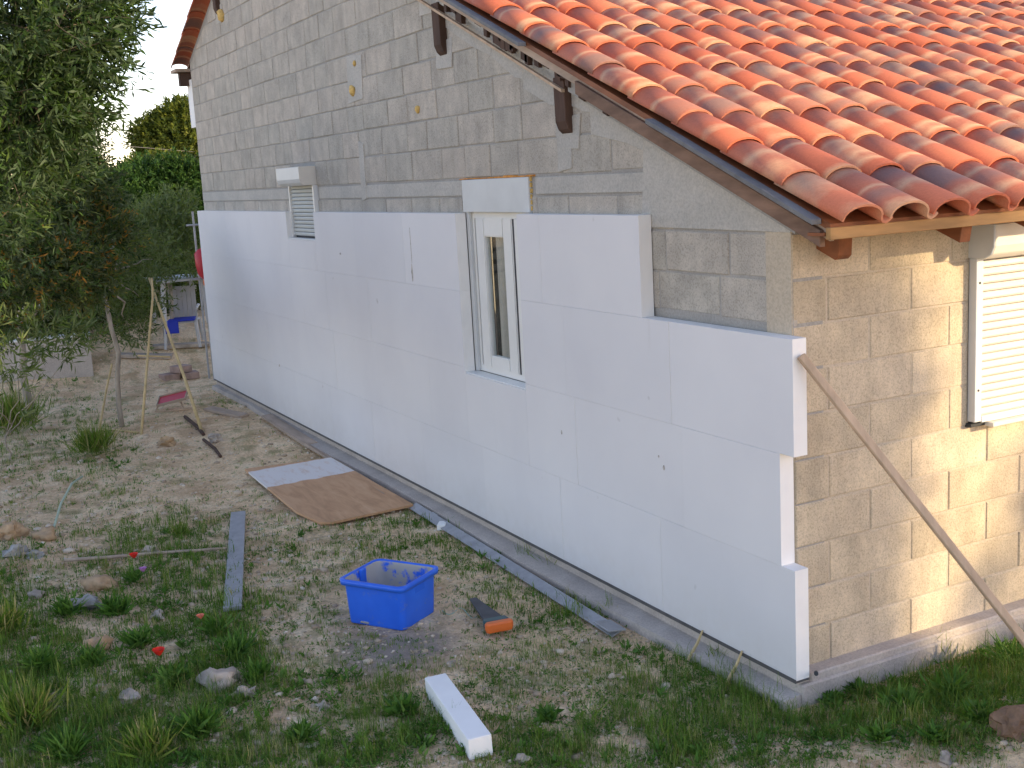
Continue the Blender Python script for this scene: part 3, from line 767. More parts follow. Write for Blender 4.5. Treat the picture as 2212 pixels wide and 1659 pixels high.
# lumps of yellow foam on the blocks
def lump(rad, seed, sx=1, sy=1, sz=1, sub=2, amp=.35):
    bm = bmesh.new(); bmesh.ops.create_icosphere(bm, subdivisions=sub, radius=1)
    for v in bm.verts:
        k = 1+amp*noise.noise(v.co*1.3+Vector((seed*7.1, seed, 0)))+amp*.4*noise.noise(v.co*3.1+Vector((seed, 3, 0)))
        v.co = Vector((v.co.x*sx, v.co.y*sy, v.co.z*sz))*k*rad
    me = bpy.data.meshes.new('lump'); bm.to_mesh(me); bm.free(); me.polygons.foreach_set('use_smooth', [True]*len(me.polygons)); return me
for i, (x, z, s) in enumerate(((-6.09, 3.51, .055), (-5.98, 3.745, .03), (-10.45, 4.78, .09), (-4.62, 3.235, .035))):
    link('foam_lump', lump(s, i+3, 1.1, .5, .9), M['foam'], gw, (x, YG-.01, z))

# ---------------------------------------------------------------- objects on the site
# prop pole
pb = Vector((.90, .915, 0)); pb.z = ground_h(pb.x, pb.y)-.02
top = Vector((.028, .048, 1.70)); d = (top-pb); Lp = d.length+.02
Mz = d.to_track_quat('Z', 'X').to_matrix().to_4x4(); Mz.translation = pb
f = MB(); 
for k in range(1): f.box((-.02, -.018, 0), (.02, .018, Lp), Mz @ Matrix.Rotation(.5, 4, 'Z'))
tag(f.build('prop_pole', M['wood_grey'], None, .004), 'long grey wooden batten leaning against the edge of the foam boards', 'pole')

# blue tub
tb = tag(empty('mortar_tub', (-2.50, -1.26, -.15), R(33.5)), 'bright blue plastic tub caked with dry mortar, standing on the soil', 'tub')
def rrect(wx, wy, r, z, n=5):
    P = []
    for (sx, sy, a0) in ((1, 1, 0), (-1, 1, 90), (-1, -1, 180), (1, -1, 270)):
        for k in range(n+1):
            a = R(a0+90*k/n); P.append((sx*(wx-r)+r*math.cos(a), sy*(wy-r)+r*math.sin(a), z))
    return P
def loft(rings, cap0=True, cap1=True):
    n = len(rings[0]); V = sum(rings, []); F = []
    for i in range(len(rings)-1): F += [(i*n+k, i*n+(k+1) % n, (i+1)*n+(k+1) % n, (i+1)*n+k) for k in range(n)]
    if cap0: F.append(tuple(range(n))[::-1])
    if cap1: F.append(tuple((len(rings)-1)*n+k for k in range(n)))
    return V, F
wx, wy, H = .245, .215, .30
f = MB(); f.add(*loft([rrect(wx*.89, wy*.89, .04, 0), rrect(wx*.90, wy*.90, .045, .008), rrect(wx*.96, wy*.96, .05, H-.03)], True, False)); f.build('shell', M['tub'], tb, smooth=False)
f = MB(); f.add(*loft([rrect(wx*.96, wy*.96, .05, H-.032), rrect(wx*1.05, wy*1.06, .055, H-.034), rrect(wx*1.06, wy*1.07, .055, H), rrect(wx*.985, wy*.98, .05, H+.004), rrect(wx*.955, wy*.95, .05, H-.006)], False, False)); f.build('rim', M['tub'], tb)
f = MB(); f.add(*loft([rrect(wx*.95, wy*.945, .05, H-.004), rrect(wx*.85, wy*.85, .04, .012), rrect(wx*.4, wy*.4, .03, .010)], False, True)); f.build('lining', M['tub_in'], tb)
f = MB()
for k in range(7):
    a = rnd.uniform(-.12, .12); f.box((a-.02, -.2+k*.05, .01), (a+.05, -.16+k*.05, .02+rnd.random()*.02))
f.build('mortar_crust', M['mortar'], tb, .006)
f = MB()
for s in (1, -1):
    f = MB()
    f.box((s*wx*.93-.012, -.06, H-.10), (s*wx*.93+.006, .06, H-.045)) if s > 0 else f.box((-wx*.93-.002, -.03, .12), (-wx*.93+.022, .03, H+.003))
    f.build('grip', M['tub'], tb, .006)
for o in tb.children:
    if o.name.startswith(('shell', 'rim', 'lining')):
        o.data.polygons.foreach_set('use_smooth', [len(p.vertices) == 4 for p in o.data.polygons])

# plywood sheet
ps = G(530, 1027); ply = MB()
A, B, C_, D_ = Vector((-7.02, -1.02, 0)), Vector((-6.84, -.17, 0)), Vector((-4.72, -.16, 0)), Vector((-4.76, -1.045, 0))
ang_p = math.atan2((D_-A).y, (D_-A).x); 
def loc2(p): v = p-A; c, s = math.cos(-ang_p), math.sin(-ang_p); return (v.x*c-v.y*s, v.x*s+v.y*c)
pts = [loc2(p) for p in (A, A.lerp(D_, .80)+Vector((0, -.02, 0)), D_+Vector((-.0, .05, 0)), D_+Vector((.06, .14, 0)), C_, B)]
V = [(x, y, .0) for x, y in pts]+[(x, y, .022) for x, y in pts]; n = len(pts)
ply.add(V, [tuple(range(n))[::-1], tuple(range(n, 2*n))]+[(k, (k+1) % n, n+(k+1) % n, n+k) for k in range(n)])
o = ply.build('plywood_sheet', M['ply'], None, .002); o.location = (A.x, A.y, -.112); o.rotation_euler = (R(1.0), R(.4), ang_p)
tag(o, 'brown plywood sheet with a broad whitish painted band, flat on the soil by the wall', 'board')
def plank(name, p0, p1, w_, t_, mat, label, cat, lift=0.0, roll_=0.0, ztop=None, bevel=.002, group=None):
    p0, p1 = Vector(p0), Vector(p1); d = p1-p0; L_ = d.length; q = d.to_track_quat('X', 'Z')
    f = MB(); n = 6; 
    f.box((0, -w_/2, 0), (L_, w_/2, t_)); o = f.build(name, mat, None, bevel); o.rotation_mode = 'QUATERNION'
    from mathutils import Quaternion
    o.rotation_quaternion = q @ Quaternion((1, 0, 0), roll_); o.location = p0+Vector((0, 0, lift)); return tag(o, label, cat, group)
def g3(u, v, dz=.01): p = G(u, v); return (p.x, p.y, p.z+dz)
plank('plank', g3(516, 1120, .02), g3(504, 1330, .02), .125, .03, M['metal'], 'grey weathered scaffold plank lying straight on the weeds, left of the blue tub', 'plank', .015)
f = MB(); pp = [Vector(g3(u, v, .045)) for u, v in ((140, 1222), (230, 1216), (330, 1207), (420, 1201), (490, 1196))]
f.tube(pp, [.015, .014, .013, .012, .011], 6); tag(f.build('stick', M['wood_pale'], None, 0, True), 'thin pale stick lying level on the weeds against the grey plank', 'stick')
plank('plank', (-9.6, -.055, -.10), (-7.65, -.11, -.105), .13, .022, M['wood_pale'], 'short pale plank lying along the foot of the wall, farther from the camera', 'plank', 0, .1)
plank('plank', (-7.7, -.13, -.115), (-5.2, -.20, -.12), .10, .022, M['wood_pale'], 'narrow pale plank between the wall foot and the plywood sheet', 'plank', 0, -.25)
# long metal edging strip
plank('edging_strip', (-4.75, -.155, -.115), (-1.33, -.25, -.125), .085, .012, M['metal'], 'long grey metal strip lying tilted along the footing of the wall', 'metal strip', .0, .35)
o = plank('slate_piece', (-1.52, -.245, -.12), (-1.30, -.27, -.105), .12, .01, M['metal'], 'small grey flat offcut at the near end of the long metal strip', 'offcut', .012, -.1)
for (u, v, l, t, lab) in ((940, 1122, .16, .05, 'small white foam scrap, the farther of two by the metal strip'), (956, 1142, .11, .05, 'small white foam scrap, the nearer of two by the metal strip')):
    p = G(u, v); f = MB(); f.box((-l/2, -.035, 0), (l/2, .035, t)); o = f.build('foam_scrap', M['eps_white'], None, .004); o.location = p; o.rotation_euler.z = R(-35); tag(o, lab, 'foam scrap', 'white foam scraps')
plank('plank', g3(450, 886), g3(528, 903), .14, .03, M['wood_pale'], 'short reddish board lying on the soil near the far corner of the wall', 'board', .0, .1)
f = MB(); f.tube([g3(440, 955, .03), g3(465, 975, .03), g3(477, 990, .02)], .018, 6); tag(f.build('stick', M['wood_dark']), 'short dark broken stick on bare soil beyond the plywood sheet', 'stick')
f = MB(); f.tube([g3(400, 905, .03), g3(428, 928, .03), g3(440, 942, .02)], .022, 6); tag(f.build('stick', M['wood_dark']), 'dark stick lying below the red tray at the cane foot', 'stick')
f = MB(); f.tube([g3(118, 1145, .03), g3(135, 1110, .10), g3(160, 1082, .17), g3(182, 1064, .16)], .011, 6); tag(f.build('stick', M['hose'], None, 0, True), 'pale greenish bent stick rising from a stone at the left', 'stick')

# foam offcut in the foreground
e0 = Vector((-1.215, -1.515, 0)); e1 = Vector((-.435, -1.625, 0)); zz = -.135
d = (e1-e0); L_ = d.length; f = MB(); f.box((0, -.061, 0), (L_, .061, .112))
o = f.build('foam_offcut', M['eps_white'], None, .003); o.location = (e0.x, e0.y, zz); o.rotation_euler = (R(2), R(.5), math.atan2(d.y, d.x)); tag(o, 'white square foam offcut bar lying in the grass in the foreground', 'foam offcut')

# handsaw
p0 = G(1024, 1305); p1 = G(1078, 1366); d = p1-p0
hs = tag(empty('handsaw', (p0.x, p0.y, p0.z+.02), math.atan2(d.y, d.x)), 'handsaw with dark blade guard and orange handle lying on the soil right of the tub', 'saw')
f = MB(); L_ = .46
V = [(0, -.028, .01), (L_, -.075, .02), (L_, .055, .02), (0, .02, .01), (0, -.028, .026), (L_, -.075, .045), (L_, .055, .045), (0, .02, .026)]
f.add(V, [(0,3,2,1),(4,5,6,7),(0,1,5,4),(1,2,6,5),(2,3,7,6),(3,0,4,7)]); f.build('blade', M['blade'], hs, .004)
f = MB(); f.add(*loft([[(L_+.0+x*.9, y*1.0, z) for x, y, z in ((.0, -.085, .0), (.05, -.095, 0), (.075, -.08, 0), (.085, .05, 0), (.06, .075, 0), (0, .065, 0))], [(L_+x*.9, y, .055) for x, y in ((.0, -.085), (.05, -.095), (.075, -.08), (.085, .05), (.06, .075), (0, .065))]])); f.build('handle', M['teal'], hs, .008)
f = MB(); f.add(*loft([rrect(.022, .085, .02, .0, 3), rrect(.026, .092, .022, .02, 3), rrect(.026, .092, .022, .05, 3), rrect(.018, .085, .018, .062, 3)])); o = f.build('grip', M['orange'], hs); o.location = (L_+.105, -.012, .0)
f = MB(); pts = []
for k in range(26):
    t = k/25; u = 955+75*t; v = 1322+9*math.sin(t*9)+8*t; p = G(u, v); pts.append((p.x, p.y, p.z+.012+.006*math.sin(t*12)))
f.tube(pts, .004, 5); tag(f.build('twine', M['hose'], None, 0, True), 'pale thin twine looping on the soil between tub and saw', 'twine')

# red tray on a small frame, far along the path
p = G(376, 885)
rt = tag(empty('paint_tray', (p.x, p.y, p.z), R(62.8)), 'red plastic tray propped up on a small frame at the far end of the path', 'tray')
f = MB(); Mt = Matrix.Translation((0, 0, .15)) @ Matrix.Rotation(R(-11), 4, 'Y') @ Matrix.Rotation(R(20), 4, 'X')
f.box((-.19, -.11, 0), (.19, .11, .012), Mt); f.build('panel', M['red'], rt, .004)
f = MB()
for b in (((-.2, -.125, -.005), (.2, -.11, .03)), ((-.2, .11, -.005), (.2, .125, .03)), ((-.2, -.11, -.005), (-.185, .11, .03)), ((.185, -.11, -.005), (.2, .11, .03))): f.box(*b, Mt)
f.build('rim', M['wood_pale'], rt, .003)
f = MB(); f.tube([(-.22, -.1, .015), (.0, -.17, .015), (.25, -.05, .02)], .011, 6); f.tube([(-.22, -.1, .015), (-.15, .0, .12)], .010, 6); f.tube([(.15, -.08, .02), (.1, 0, .1)], .010, 6); f.build('frame', M['wood_grey'], rt)

# cane tripod over the young tree
ct = tag(empty('cane_support', tuple(G(305, 940)), 0), 'tripod of tall bamboo canes tied around the young olive tree', 'plant support')
def child_tube(name, pts, rad, mat, root, n=7):
    f = MB(); f.tube([Vector(p)-root.location for p in pts], rad, n); return f.build(name, mat, root, 0, True)
pA, pB, pC = G(213, 935), G(305, 940), G(437, 935)
child_tube('cane', [pA, at(228, 850, 15.0), at(242, 785, 14.9)], [.016, .014, .013], M['cane'], ct)
child_tube('cane', [pB, at(315, 820, 14.4), at(330, 640, 14.5), at(328, 600, 14.5)], [.017, .016, .014, .012], M['cane'], ct)
child_tube('cane', [pC, at(400, 820, 14.3), at(357, 700, 14.6), at(322, 600, 14.8)], [.020, .019, .017, .014], M['cane'], ct)
child_tube('cane', [G(215, 930)+Vector((0, 0, .03)), G(300, 939)+Vector((0, 0, .03))], [.010, .010], M['cane'], ct)
child_tube('cane', [at(298, 768, 14.5), at(368, 771, 14.5)], [.011, .011], M['cane'], ct)

# plastic garden chair
cp = G(400, 748)
def arc(a, b, h, n=6): return [Vector(a).lerp(Vector(b), k/n)+Vector((0, 0, h*math.sin(math.pi*k/n))) for k in range(n+1)]
ch = tag(empty('garden_chair', tuple(cp), R(70)), 'pale plastic garden chair with a blue cloth, beyond the far house corner', 'chair')
f = MB(); f.box((-.24, -.23, .40), (.24, .23, .43)); f.build('seat', M['chair'], ch, .012)
for sx in (-1, 1):
    for sy in (-1, 1):
        f = MB(); f.tube([(sx*.27, sy*.26, 0), (sx*.235, sy*.215, .41)], [.025, .03], 6); f.build('leg', M['chair'], ch)
    f = MB(); f.tube([(sx*.25, -.22, .41), (sx*.27, -.24, .63), (sx*.27, .0, .66), (sx*.25, .22, .64)], [.022]*4, 6); f.build('armrest', M['chair'], ch)
f = MB()
for k in range(6): f.box((-.22+k*.073, .215+.0, .45), (-.151+k*.073, .235, .92))
f.box((-.24, .205, .90), (.24, .245, .96)); f.build('backrest', M['chair'], ch, .004)
f = MB(); f.box((-.2, -.26, .432), (.22, .15, .465)); f.box((-.24, -.275, .25), (-.03, -.255, .46)); o = f.build('cloth', M['blue2'], ch, .01)
# table behind
tp = G(385, 735); tp = CAM+ (at(390, 735, 18.6)-CAM)
gt = tag(empty('garden_table', (at(392, 700, 19.0).x, at(392, 700, 19.0).y, ground_h(-18, 1))), 'pale plastic garden table behind the chair', 'table')
f = MB(); f.add(*loft([rrect(.55, .45, .1, .70), rrect(.56, .46, .1, .735)])); f.build('table_top', M['chair'], gt)
for sx in (-1, 1):
    for sy in (-1, 1):
        f = MB(); f.tube([(sx*.42, sy*.34, 0), (sx*.38, sy*.30, .70)], [.03, .04], 6); f.build('leg', M['chair'], gt)
# red cushion/parasol bag and a scaffold by the corner
p = at(440, 570, 17.5); f = MB(); me = lump(.16, 5, .6, .8, 1.6); o = link('folded_parasol', me, M['red'], None, p); 
f = MB(); f.tube([(p.x, p.y, ground_h(p.x, p.y)-.1), (p.x, p.y, p.z-.1)], .03, 8); po = f.build('pole', M['metal'], None); o.name = 'parasol_cloth'
pr = tag(empty('folded_parasol', (p.x, p.y, ground_h(p.x, p.y))), 'folded red parasol on a pole just past the far house corner', 'parasol')
for q_ in (o, po): q_.parent = pr; q_.matrix_parent_inverse = Matrix.Translation(-pr.location)
link('tassel', lump(.05, 2, .7, .7, 1.6), M['orange'], pr, (0.0, 0, p.z-pr.location.z-.27))
sc_ = tag(empty('scaffold', (-13.6, .0, ground_h(-13.6, .3))), 'grey metal scaffold frame standing at the far end wall', 'scaffold')
b0_ = sc_.location
for (x, y) in ((-13.4, .16), (-13.4, .9)):
    f = MB(); f.tube([(x-b0_.x, y-b0_.y, -.1), (x-b0_.x, y-b0_.y, 2.5)], .016, 8); f.build('upright', M['metal'], sc_)
for z in (1.5, 2.3):
    f = MB(); f.tube([(.2, .05, z), (.2, .9, z)], .016, 6); f.build('rail', M['metal'], sc_)
f = MB(); f.tube([at(365, 560, 19), at(370, 640, 19), at(372, 700, 19)], .03, 7); tag(f.build('post', M['bark']), 'thin pale post behind the garden chair', 'post')
# white block wall at the left
q0, q1 = G(62, 822), G(203, 815)
wl = tag(empty('garden_wall', tuple(q0), math.atan2((q1-q0).y, (q1-q0).x)), 'low pale plastered garden wall behind the olive branches at left', 'wall')
LL = (q1-q0).length
f = MB(); f.box((-.6, 0, -.2), (LL, .18, .58)); f.build('wall_body', M['plinth'], wl, .012)
f = MB(); f.box((-.62, -.02, .583), (LL+.02, .20, .62)); f.build('coping', M['pvc'], wl, .008)
# stone steps/edging across the path end
for i, (u0, v0, u1, v1, wd, lab) in enumerate(((255, 770, 372, 772, .25, 'pale stone edging slab across the end of the path, nearest one'), (330, 752, 452, 745, .3, 'pale stone edging slab under the garden chair, farther one'))):
    a, b = G(u0, v0), G(u1, v1)
    plank('stone_slab', (a.x, a.y, a.z), (b.x, b.y, b.z), wd, .06, M['rock'], lab, 'slab', -.01, 0, bevel=.008, group='stone slabs across the path')
# reddish hollow bricks beside the corner
p = G(425, 815)
for i, (dx, dy, dz, lab) in enumerate(((0, 0, 0, 'reddish brick at the far wall corner, bottom right of its pile'), (-.05, -.3, 0, 'reddish brick at the far wall corner, bottom left of its pile'), (-.02, -.12, .11, 'reddish brick on top of the pile at the far wall corner'))):
    f = MB(); f.box((-.12, -.12, 0), (.12, .12, .10)); o = f.build('brick', simple('clay_brick', (.40, .28, .23), .95, .25, 9) if i == 0 else bpy.data.materials['clay_brick'], None, .006)
    o.location = (p.x+dx, p.y-.1+dy, p.z+dz); o.rotation_euler.z = R(12*i); tag(o, lab, 'brick', 'bricks at the far corner')
# thin nails/reeds leaning at the wall foot
for (x, lab) in ((-.42, 'pale dry reed leaning on the plinth, nearer to the house corner'), (-.78, 'pale dry reed leaning on the plinth, farther from the house corner')):
    f = MB(); f.tube([(x, -.13, -.13), (x-.01, -.05, -.05), (x-.015, .0-.006, .02)], [.010, .009, .005], 5); tag(f.build('dry_reed', M['cane']), lab, 'reed', 'dry reeds at the wall foot')
f = MB(); f.tube([(.01, YG+.03, .02), (.045, YG+.0, .035)], .012, 8); o = f.build('anchor', M['rubber'], house)
# overhead cable
f = MB(); f.tube([at(150, 300, 40), at(240, 313, 42), at(420, 328, 50)], .007, 4); tag(f.build('overhead_cable', M['wire']), 'thin overhead cable against the sky beyond the trees', 'cable')

# ---------------------------------------------------------------- rocks
rocks = [(215, 1268, .085, 'rockt', 'large tan stone left of the grey plank, the biggest of the pair'), (186, 1310, .075, 'rockg', 'grey rough stone just below the large tan stone'),
 (207, 1402, .068, 'rockt', 'rounded tan stone in the grass above the lower poppy'), (476, 1478, .085, 'rock', 'broad pale stone right of the lower red poppy'),
 (18, 1158, .10, 'rockt', 'big tan stone at the left edge of the picture'), (32, 1196, .07, 'rockg', 'grey stone under the big tan stone at the left edge'),
 (100, 1160, .075, 'rockt', 'tan stone at the foot of the greenish bent stick'), (360, 957, .085, 'rockt', 'round orange-tan stone on the path below the canes'),
 (466, 948, .075, 'rock', 'pale flat stone on the path near the dark broken stick'), (80, 1285, .045, 'rock', 'small pale stone in the weeds at left'),
 (280, 1512, .05, 'rock', 'small white stone in the lower left grass'), (535, 1500, .045, 'rock', 'small pale stone beside the broad pale stone'),
 (700, 1528, .035, 'rock', 'white pebble stone on the soil left of the foam offcut'), (340, 1330, .04, 'rock', 'small stone among weeds left of the plank foot'),
 (2200, 1575, .085, 'clod', 'brown clod of earth at the lower right edge'), (2048, 1642, .035, 'rock', 'pale pebble stone in the lower right grass'),
 (975, 1432, .02, 'rock', 'tiny pale stone below the tub'), (325, 1190, .05, 'rock', 'pale stone by the thin stick'), (1130, 1640, .03, 'rock', 'pebble stone right of the foam offcut'), (75, 1200, .05, 'rockg', 'grey flat stone at the left behind the weeds')]
for i, (u, v, s, m_, lab) in enumerate(rocks):
    p = G(u, v+6); o = link('stone', lump(s*1.1, i+11, 1.15, .95, .8, 3, .75), M[m_], None, (p.x, p.y, p.z+s*.42), (0, 0, rnd.uniform(0, 6))); tag(o, lab, 'stone', 'loose stones')
    for pp_ in o.data.polygons: pp_.use_smooth = (i % 3 == 0)

# gravel and clods: one scatter
def pix_world(n, ulo=-250, uhi=2450, vlo=700, vhi=1900):
    out = []
    while len(out) < n:
        u = rnd.uniform(ulo, uhi); v = rnd.uniform(vlo, vhi); d = ray(u, v)
        if d.z > -.03: continue
        t = (-.15-CAM.z)/d.z; p = CAM+d*t
        if p.x < -20: continue
        if p.y > -.06 and p.x < .05: continue
        out.append((u, v, p))
    return out
ico = bmesh.new(); bmesh.ops.create_icosphere(ico, subdivisions=1, radius=1); iv = np.array([v.co[:] for v in ico.verts]); itri = np.array([[v.index for v in f.verts] for f in ico.faces]); ico.free()
GV = []; GT = []; tn = []
for i, (u, v, p) in enumerate(pix_world(14000)):
    d = (p-CAM).length; k = rnd.random()
    s = (.004+.010*k**3)*(1 if d < 9 else 1.6)
    if noise.noise((p.x*.8, p.y*.8, 9)) < -.25 and rnd.random() < .6: continue
    if rnd.random() < .03: s *= 2.4
    z = ground_h(p.x, p.y)
    q = iv*(rng.uniform(.6, 1.3, iv.shape))*np.array([s, s, s*.65]); a = rnd.uniform(0, 6.28); c, s_ = math.cos(a), math.sin(a)
    q = q @ np.array([[c, -s_, 0], [s_, c, 0], [0, 0, 1]]).T + np.array([p.x, p.y, z+s*.25])
    GT.append(itri+len(GV)*12); GV.append(q); tn += [rnd.random()]*12
for i, (u, v, p) in enumerate(pix_world(1500)):
    s = rnd.uniform(.010, .026)*(1 if u > 700 else 1.35); z = ground_h(p.x, p.y)
    if -7.1 < p.x < -4.6 and -1.1 < p.y < -.05: continue
    q = iv*(rng.uniform(.6, 1.3, iv.shape))*np.array([s*1.2, s, s*.6]); a = rnd.uniform(0, 6.28); c, s_ = math.cos(a), math.sin(a)
    q = q @ np.array([[c, -s_, 0], [s_, c, 0], [0, 0, 1]]).T + np.array([p.x, p.y, z+s*.1])
    GT.append(itri+len(GV)*12); GV.append(q); tn += [min(1, max(0, rnd.gauss(.32, .12)))]*12
m, nt, b = newmat('gravel'); a_ = N(nt, 'ShaderNodeAttribute', attribute_name='tint')
nt.links.new(ramp(nt, [(0, (.34, .25, .16)), (.4, (.58, .45, .32)), (.8, (.66, .54, .40)), (1, (.76, .66, .54))], a_.outputs['Fac']), b.inputs['Base Color']); b.inputs['Roughness'].default_value = 1
tag(link('gravel', npmesh('gravel', np.concatenate(GV), tris=np.concatenate(GT), tint=tn), m), 'small pebbles and soil crumbs scattered over the yard', 'gravel', kind='stuff')

# ---------------------------------------------------------------- grass
DEN = [(505,1340,60,60,.5),(230,1180,60,40,.5),(700,1330,60,120,.15),(400,745,100,25,.9),(310,715,120,25,.8),(100,860,120,40,.8),(130,1000,150,60,.5),(60,1620,230,160,1.3),(330,1560,200,130,1.1),(505,1400,80,80,1.0),(350,1290,170,90,.75),(395,1140,110,50,.7),(205,965,65,50,1.1),(20,1320,110,160,.9),(0,870,60,110,1),
 (880,1135,120,35,.75),(1090,1245,120,50,.65),(700,1180,300,60,.25),(1250,1325,110,38,.8),(1500,1490,200,70,.8),(1950,1530,300,90,1.3),(1300,1610,350,60,.9),(850,1550,120,90,.8),
 (1100,1470,100,50,.5),(2190,1400,80,60,.9),(640,1480,180,60,.4),(2150,1640,150,40,.7),(430,775,60,18,.8),(1420,1420,140,40,.35),(487,866,45,16,.9),(600,1640,200,60,.7),(230,1060,90,40,.35),
 (620,1230,60,130,.25),(420,1240,80,60,.6),(1180,1395,80,30,.5),(960,1180,60,30,.5),(150,900,110,60,.4),(1750,1500,150,40,.9),(2000,1490,230,50,1.1),(2100,1480,120,60,1),(840,1190,60,15,.6),(300,1190,150,40,.45),(1700,1610,300,50,.35)]
def dens(u, v):
    s = .06
    for (a, b, c, d, w_) in DEN:
        q = ((u-a)/c)**2+((v-b)/d)**2
        if q < 6: s += w_*math.exp(-q)
    return s
def blades(tufts, seed):
    r = np.random.default_rng(seed); Vs = []; Ts = []; tt = []; n = 0
    for (p, h, nb, spread, wd, tint) in tufts:
        for k in range(nb):
            a = r.uniform(0, 6.283); ln = h*r.uniform(.5, 1.15); lean = r.uniform(.1, .75); ox, oy = r.normal(0, spread, 2)
            dx, dy = math.cos(a), math.sin(a); px, py = -dy*wd/2, dx*wd/2
            x, y, z = p[0]+ox, p[1]+oy, p[2]-.004
            m1 = (x+dx*ln*lean*.35, y+dy*ln*lean*.35, z+ln*.6); t1 = (x+dx*ln*lean, y+dy*ln*lean, z+ln*(1-.35*lean))
            Vs += [(x-px, y-py, z), (x+px, y+py, z), (m1[0]-px*.8, m1[1]-py*.8, m1[2]), (m1[0]+px*.8, m1[1]+py*.8, m1[2]), t1]
            Ts += [(n, n+1, n+3), (n, n+3, n+2), (n+2, n+3, n+4)]; n += 5; tt += [min(1, max(0, tint+r.normal(0, .12)))]*5
    return np.array(Vs), np.array(Ts), tt
tufts = []; small = []
for (u, v, p) in pix_world(34000):
    dn = dens(u, v); nz = noise.noise((p.x*2.3, p.y*2.3, 2))+.6*noise.noise((p.x*7, p.y*7, 5))
    pr_ = dn*(1+1.7*nz)
    if rnd.random() > pr_: continue
    if -7.05 < p.x < -4.7 and -1.05 < p.y < -.1: continue
    if abs(p.x+2.5) < .24 and abs(p.y+1.26) < .24: continue
    z = ground_h(p.x, p.y); dist = (p-CAM).length
    h = (.020+.034*rnd.random())*(1+.7*min(1.2, dn)); tint = .30+.22*nz+rnd.uniform(-.15, .2)+(.35 if rnd.random() < .13 else 0)
    if dn > .55 and rnd.random() < .18: h *= 2.1
    tufts.append(((p.x, p.y, z), h, 9 if dist < 9 else 7, .014+.012*rnd.random(), .0028 if dist < 7.5 else .0045, tint))
Vb, Tb, tb_ = blades(tufts, 3)
tag(link('grass', npmesh('grass', Vb, tris=Tb, tint=tb_), M['grass']), 'patchy short green grass and seedlings growing over the soil', 'grass', kind='stuff')
# ground cover leaves
def leafcloud(P, Dn, L, Wd, tint, fold=.12, seed=1):
    # P positions, Dn directions (unit), one lance leaf each
    r = np.random.default_rng(seed); n = len(P)
    L = np.broadcast_to(L, (n,))[:, None]; Wd = np.broadcast_to(Wd, (n,))[:, None]
    rv = r.normal(0, 1, (n, 3)); side = np.cross(Dn, rv); side /= np.linalg.norm(side, axis=1)[:, None]+1e-9
    up = np.cross(side, Dn)
    a = P; b = P+Dn*L*.45+side*Wd*.5+up*Wd*fold; c = P+Dn*L; d = P+Dn*L*.45-side*Wd*.5+up*Wd*fold
    V = np.stack([a, b, c, d], 1).reshape(-1, 3); Q = np.arange(4*n).reshape(n, 4); return V, Q, np.repeat(tint, 4)
Pc = []; Dc = []; Lc = []
for (u, v, p) in pix_world(52000):
    dn = dens(u, v); nz = noise.noise((p.x*3.1, p.y*3.1, 12))
    if rnd.random() > dn*(.7+2.*nz): continue
    if -7.05 < p.x < -4.7 and -1.05 < p.y < -.1: continue
    z = ground_h(p.x, p.y)
    for k in range(5):
        a = rnd.uniform(0, 6.28); e = rnd.uniform(.1, .9); Pc.append((p.x+rnd.gauss(0, .012), p.y+rnd.gauss(0, .012), z+rnd.uniform(0, .012))); Dc.append((math.cos(a)*math.cos(e), math.sin(a)*math.cos(e), math.sin(e))); Lc.append(rnd.uniform(.010, .026))
Pc = np.array(Pc); Dc = np.array(Dc); Lc = np.array(Lc)
V_, Q_, t_ = leafcloud(Pc, Dc, Lc, Lc*.38, np.clip(rng.normal(.42, .22, len(Pc)), 0, 1))
tag(link('ground_cover', npmesh('ground_cover', V_, quads=Q_, tint=t_), M['weed']), 'tiny leafy weeds forming green mats on the soil', 'ground cover', kind='stuff')

Pc = []; Dc = []; Lc = []; Tc = []
for (u, v, p) in pix_world(5200):
    dn = dens(u, v); nz = noise.noise((p.x*2.1, p.y*2.1, 22))
    if dn < .3 or rnd.random() > (dn-.2)*(.45+2.2*nz): continue
    if -7.05 < p.x < -4.7 and -1.05 < p.y < -.1: continue
    z = ground_h(p.x, p.y); L0 = rnd.uniform(.025, .065); tn_ = rnd.gauss(.5, .2)
    for k in range(rnd.randrange(7, 14)):
        a = rnd.uniform(0, 6.28); e = rnd.uniform(.15, 1.2); Pc.append((p.x+rnd.gauss(0, .012), p.y+rnd.gauss(0, .012), z+rnd.uniform(0, .02))); Dc.append((math.cos(a)*math.cos(e), math.sin(a)*math.cos(e), math.sin(e))); Lc.append(L0*rnd.uniform(.6, 1.2)); Tc.append(min(1, max(0, tn_+rnd.gauss(0, .12))))
Pc = np.array(Pc); Dc = np.array(Dc); Lc = np.array(Lc)
V_, Q_, t_ = leafcloud(Pc, Dc, Lc, Lc*rng.uniform(.18, .42, len(Lc)), np.array(Tc), .25)
tag(link('low_weeds', npmesh('low_weeds', V_, quads=Q_, tint=t_), M['weed']), 'low leafy weeds mixed through the grass', 'weeds', kind='stuff')
GV2 = []; GQ2 = []
for i, (u, v, p) in enumerate(pix_world(1500)):
    z = ground_h(p.x, p.y)+.004; a = rnd.uniform(0, 6.28); L0 = rnd.uniform(.02, .11); w0 = rnd.uniform(.0012, .003); dx, dy = math.cos(a)*L0, math.sin(a)*L0; ex, ey = -math.sin(a)*w0, math.cos(a)*w0; z2 = z+rnd.uniform(0, .015)
    n = len(GV2); GV2 += [(p.x-ex, p.y-ey, z), (p.x+dx-ex, p.y+dy-ey, z2), (p.x+dx+ex, p.y+dy+ey, z2), (p.x+ex, p.y+ey, z), (p.x, p.y, z+w0), (p.x+dx, p.y+dy, z2+w0)]
    GQ2 += [(n, n+1, n+5, n+4), (n+4, n+5, n+2, n+3)]
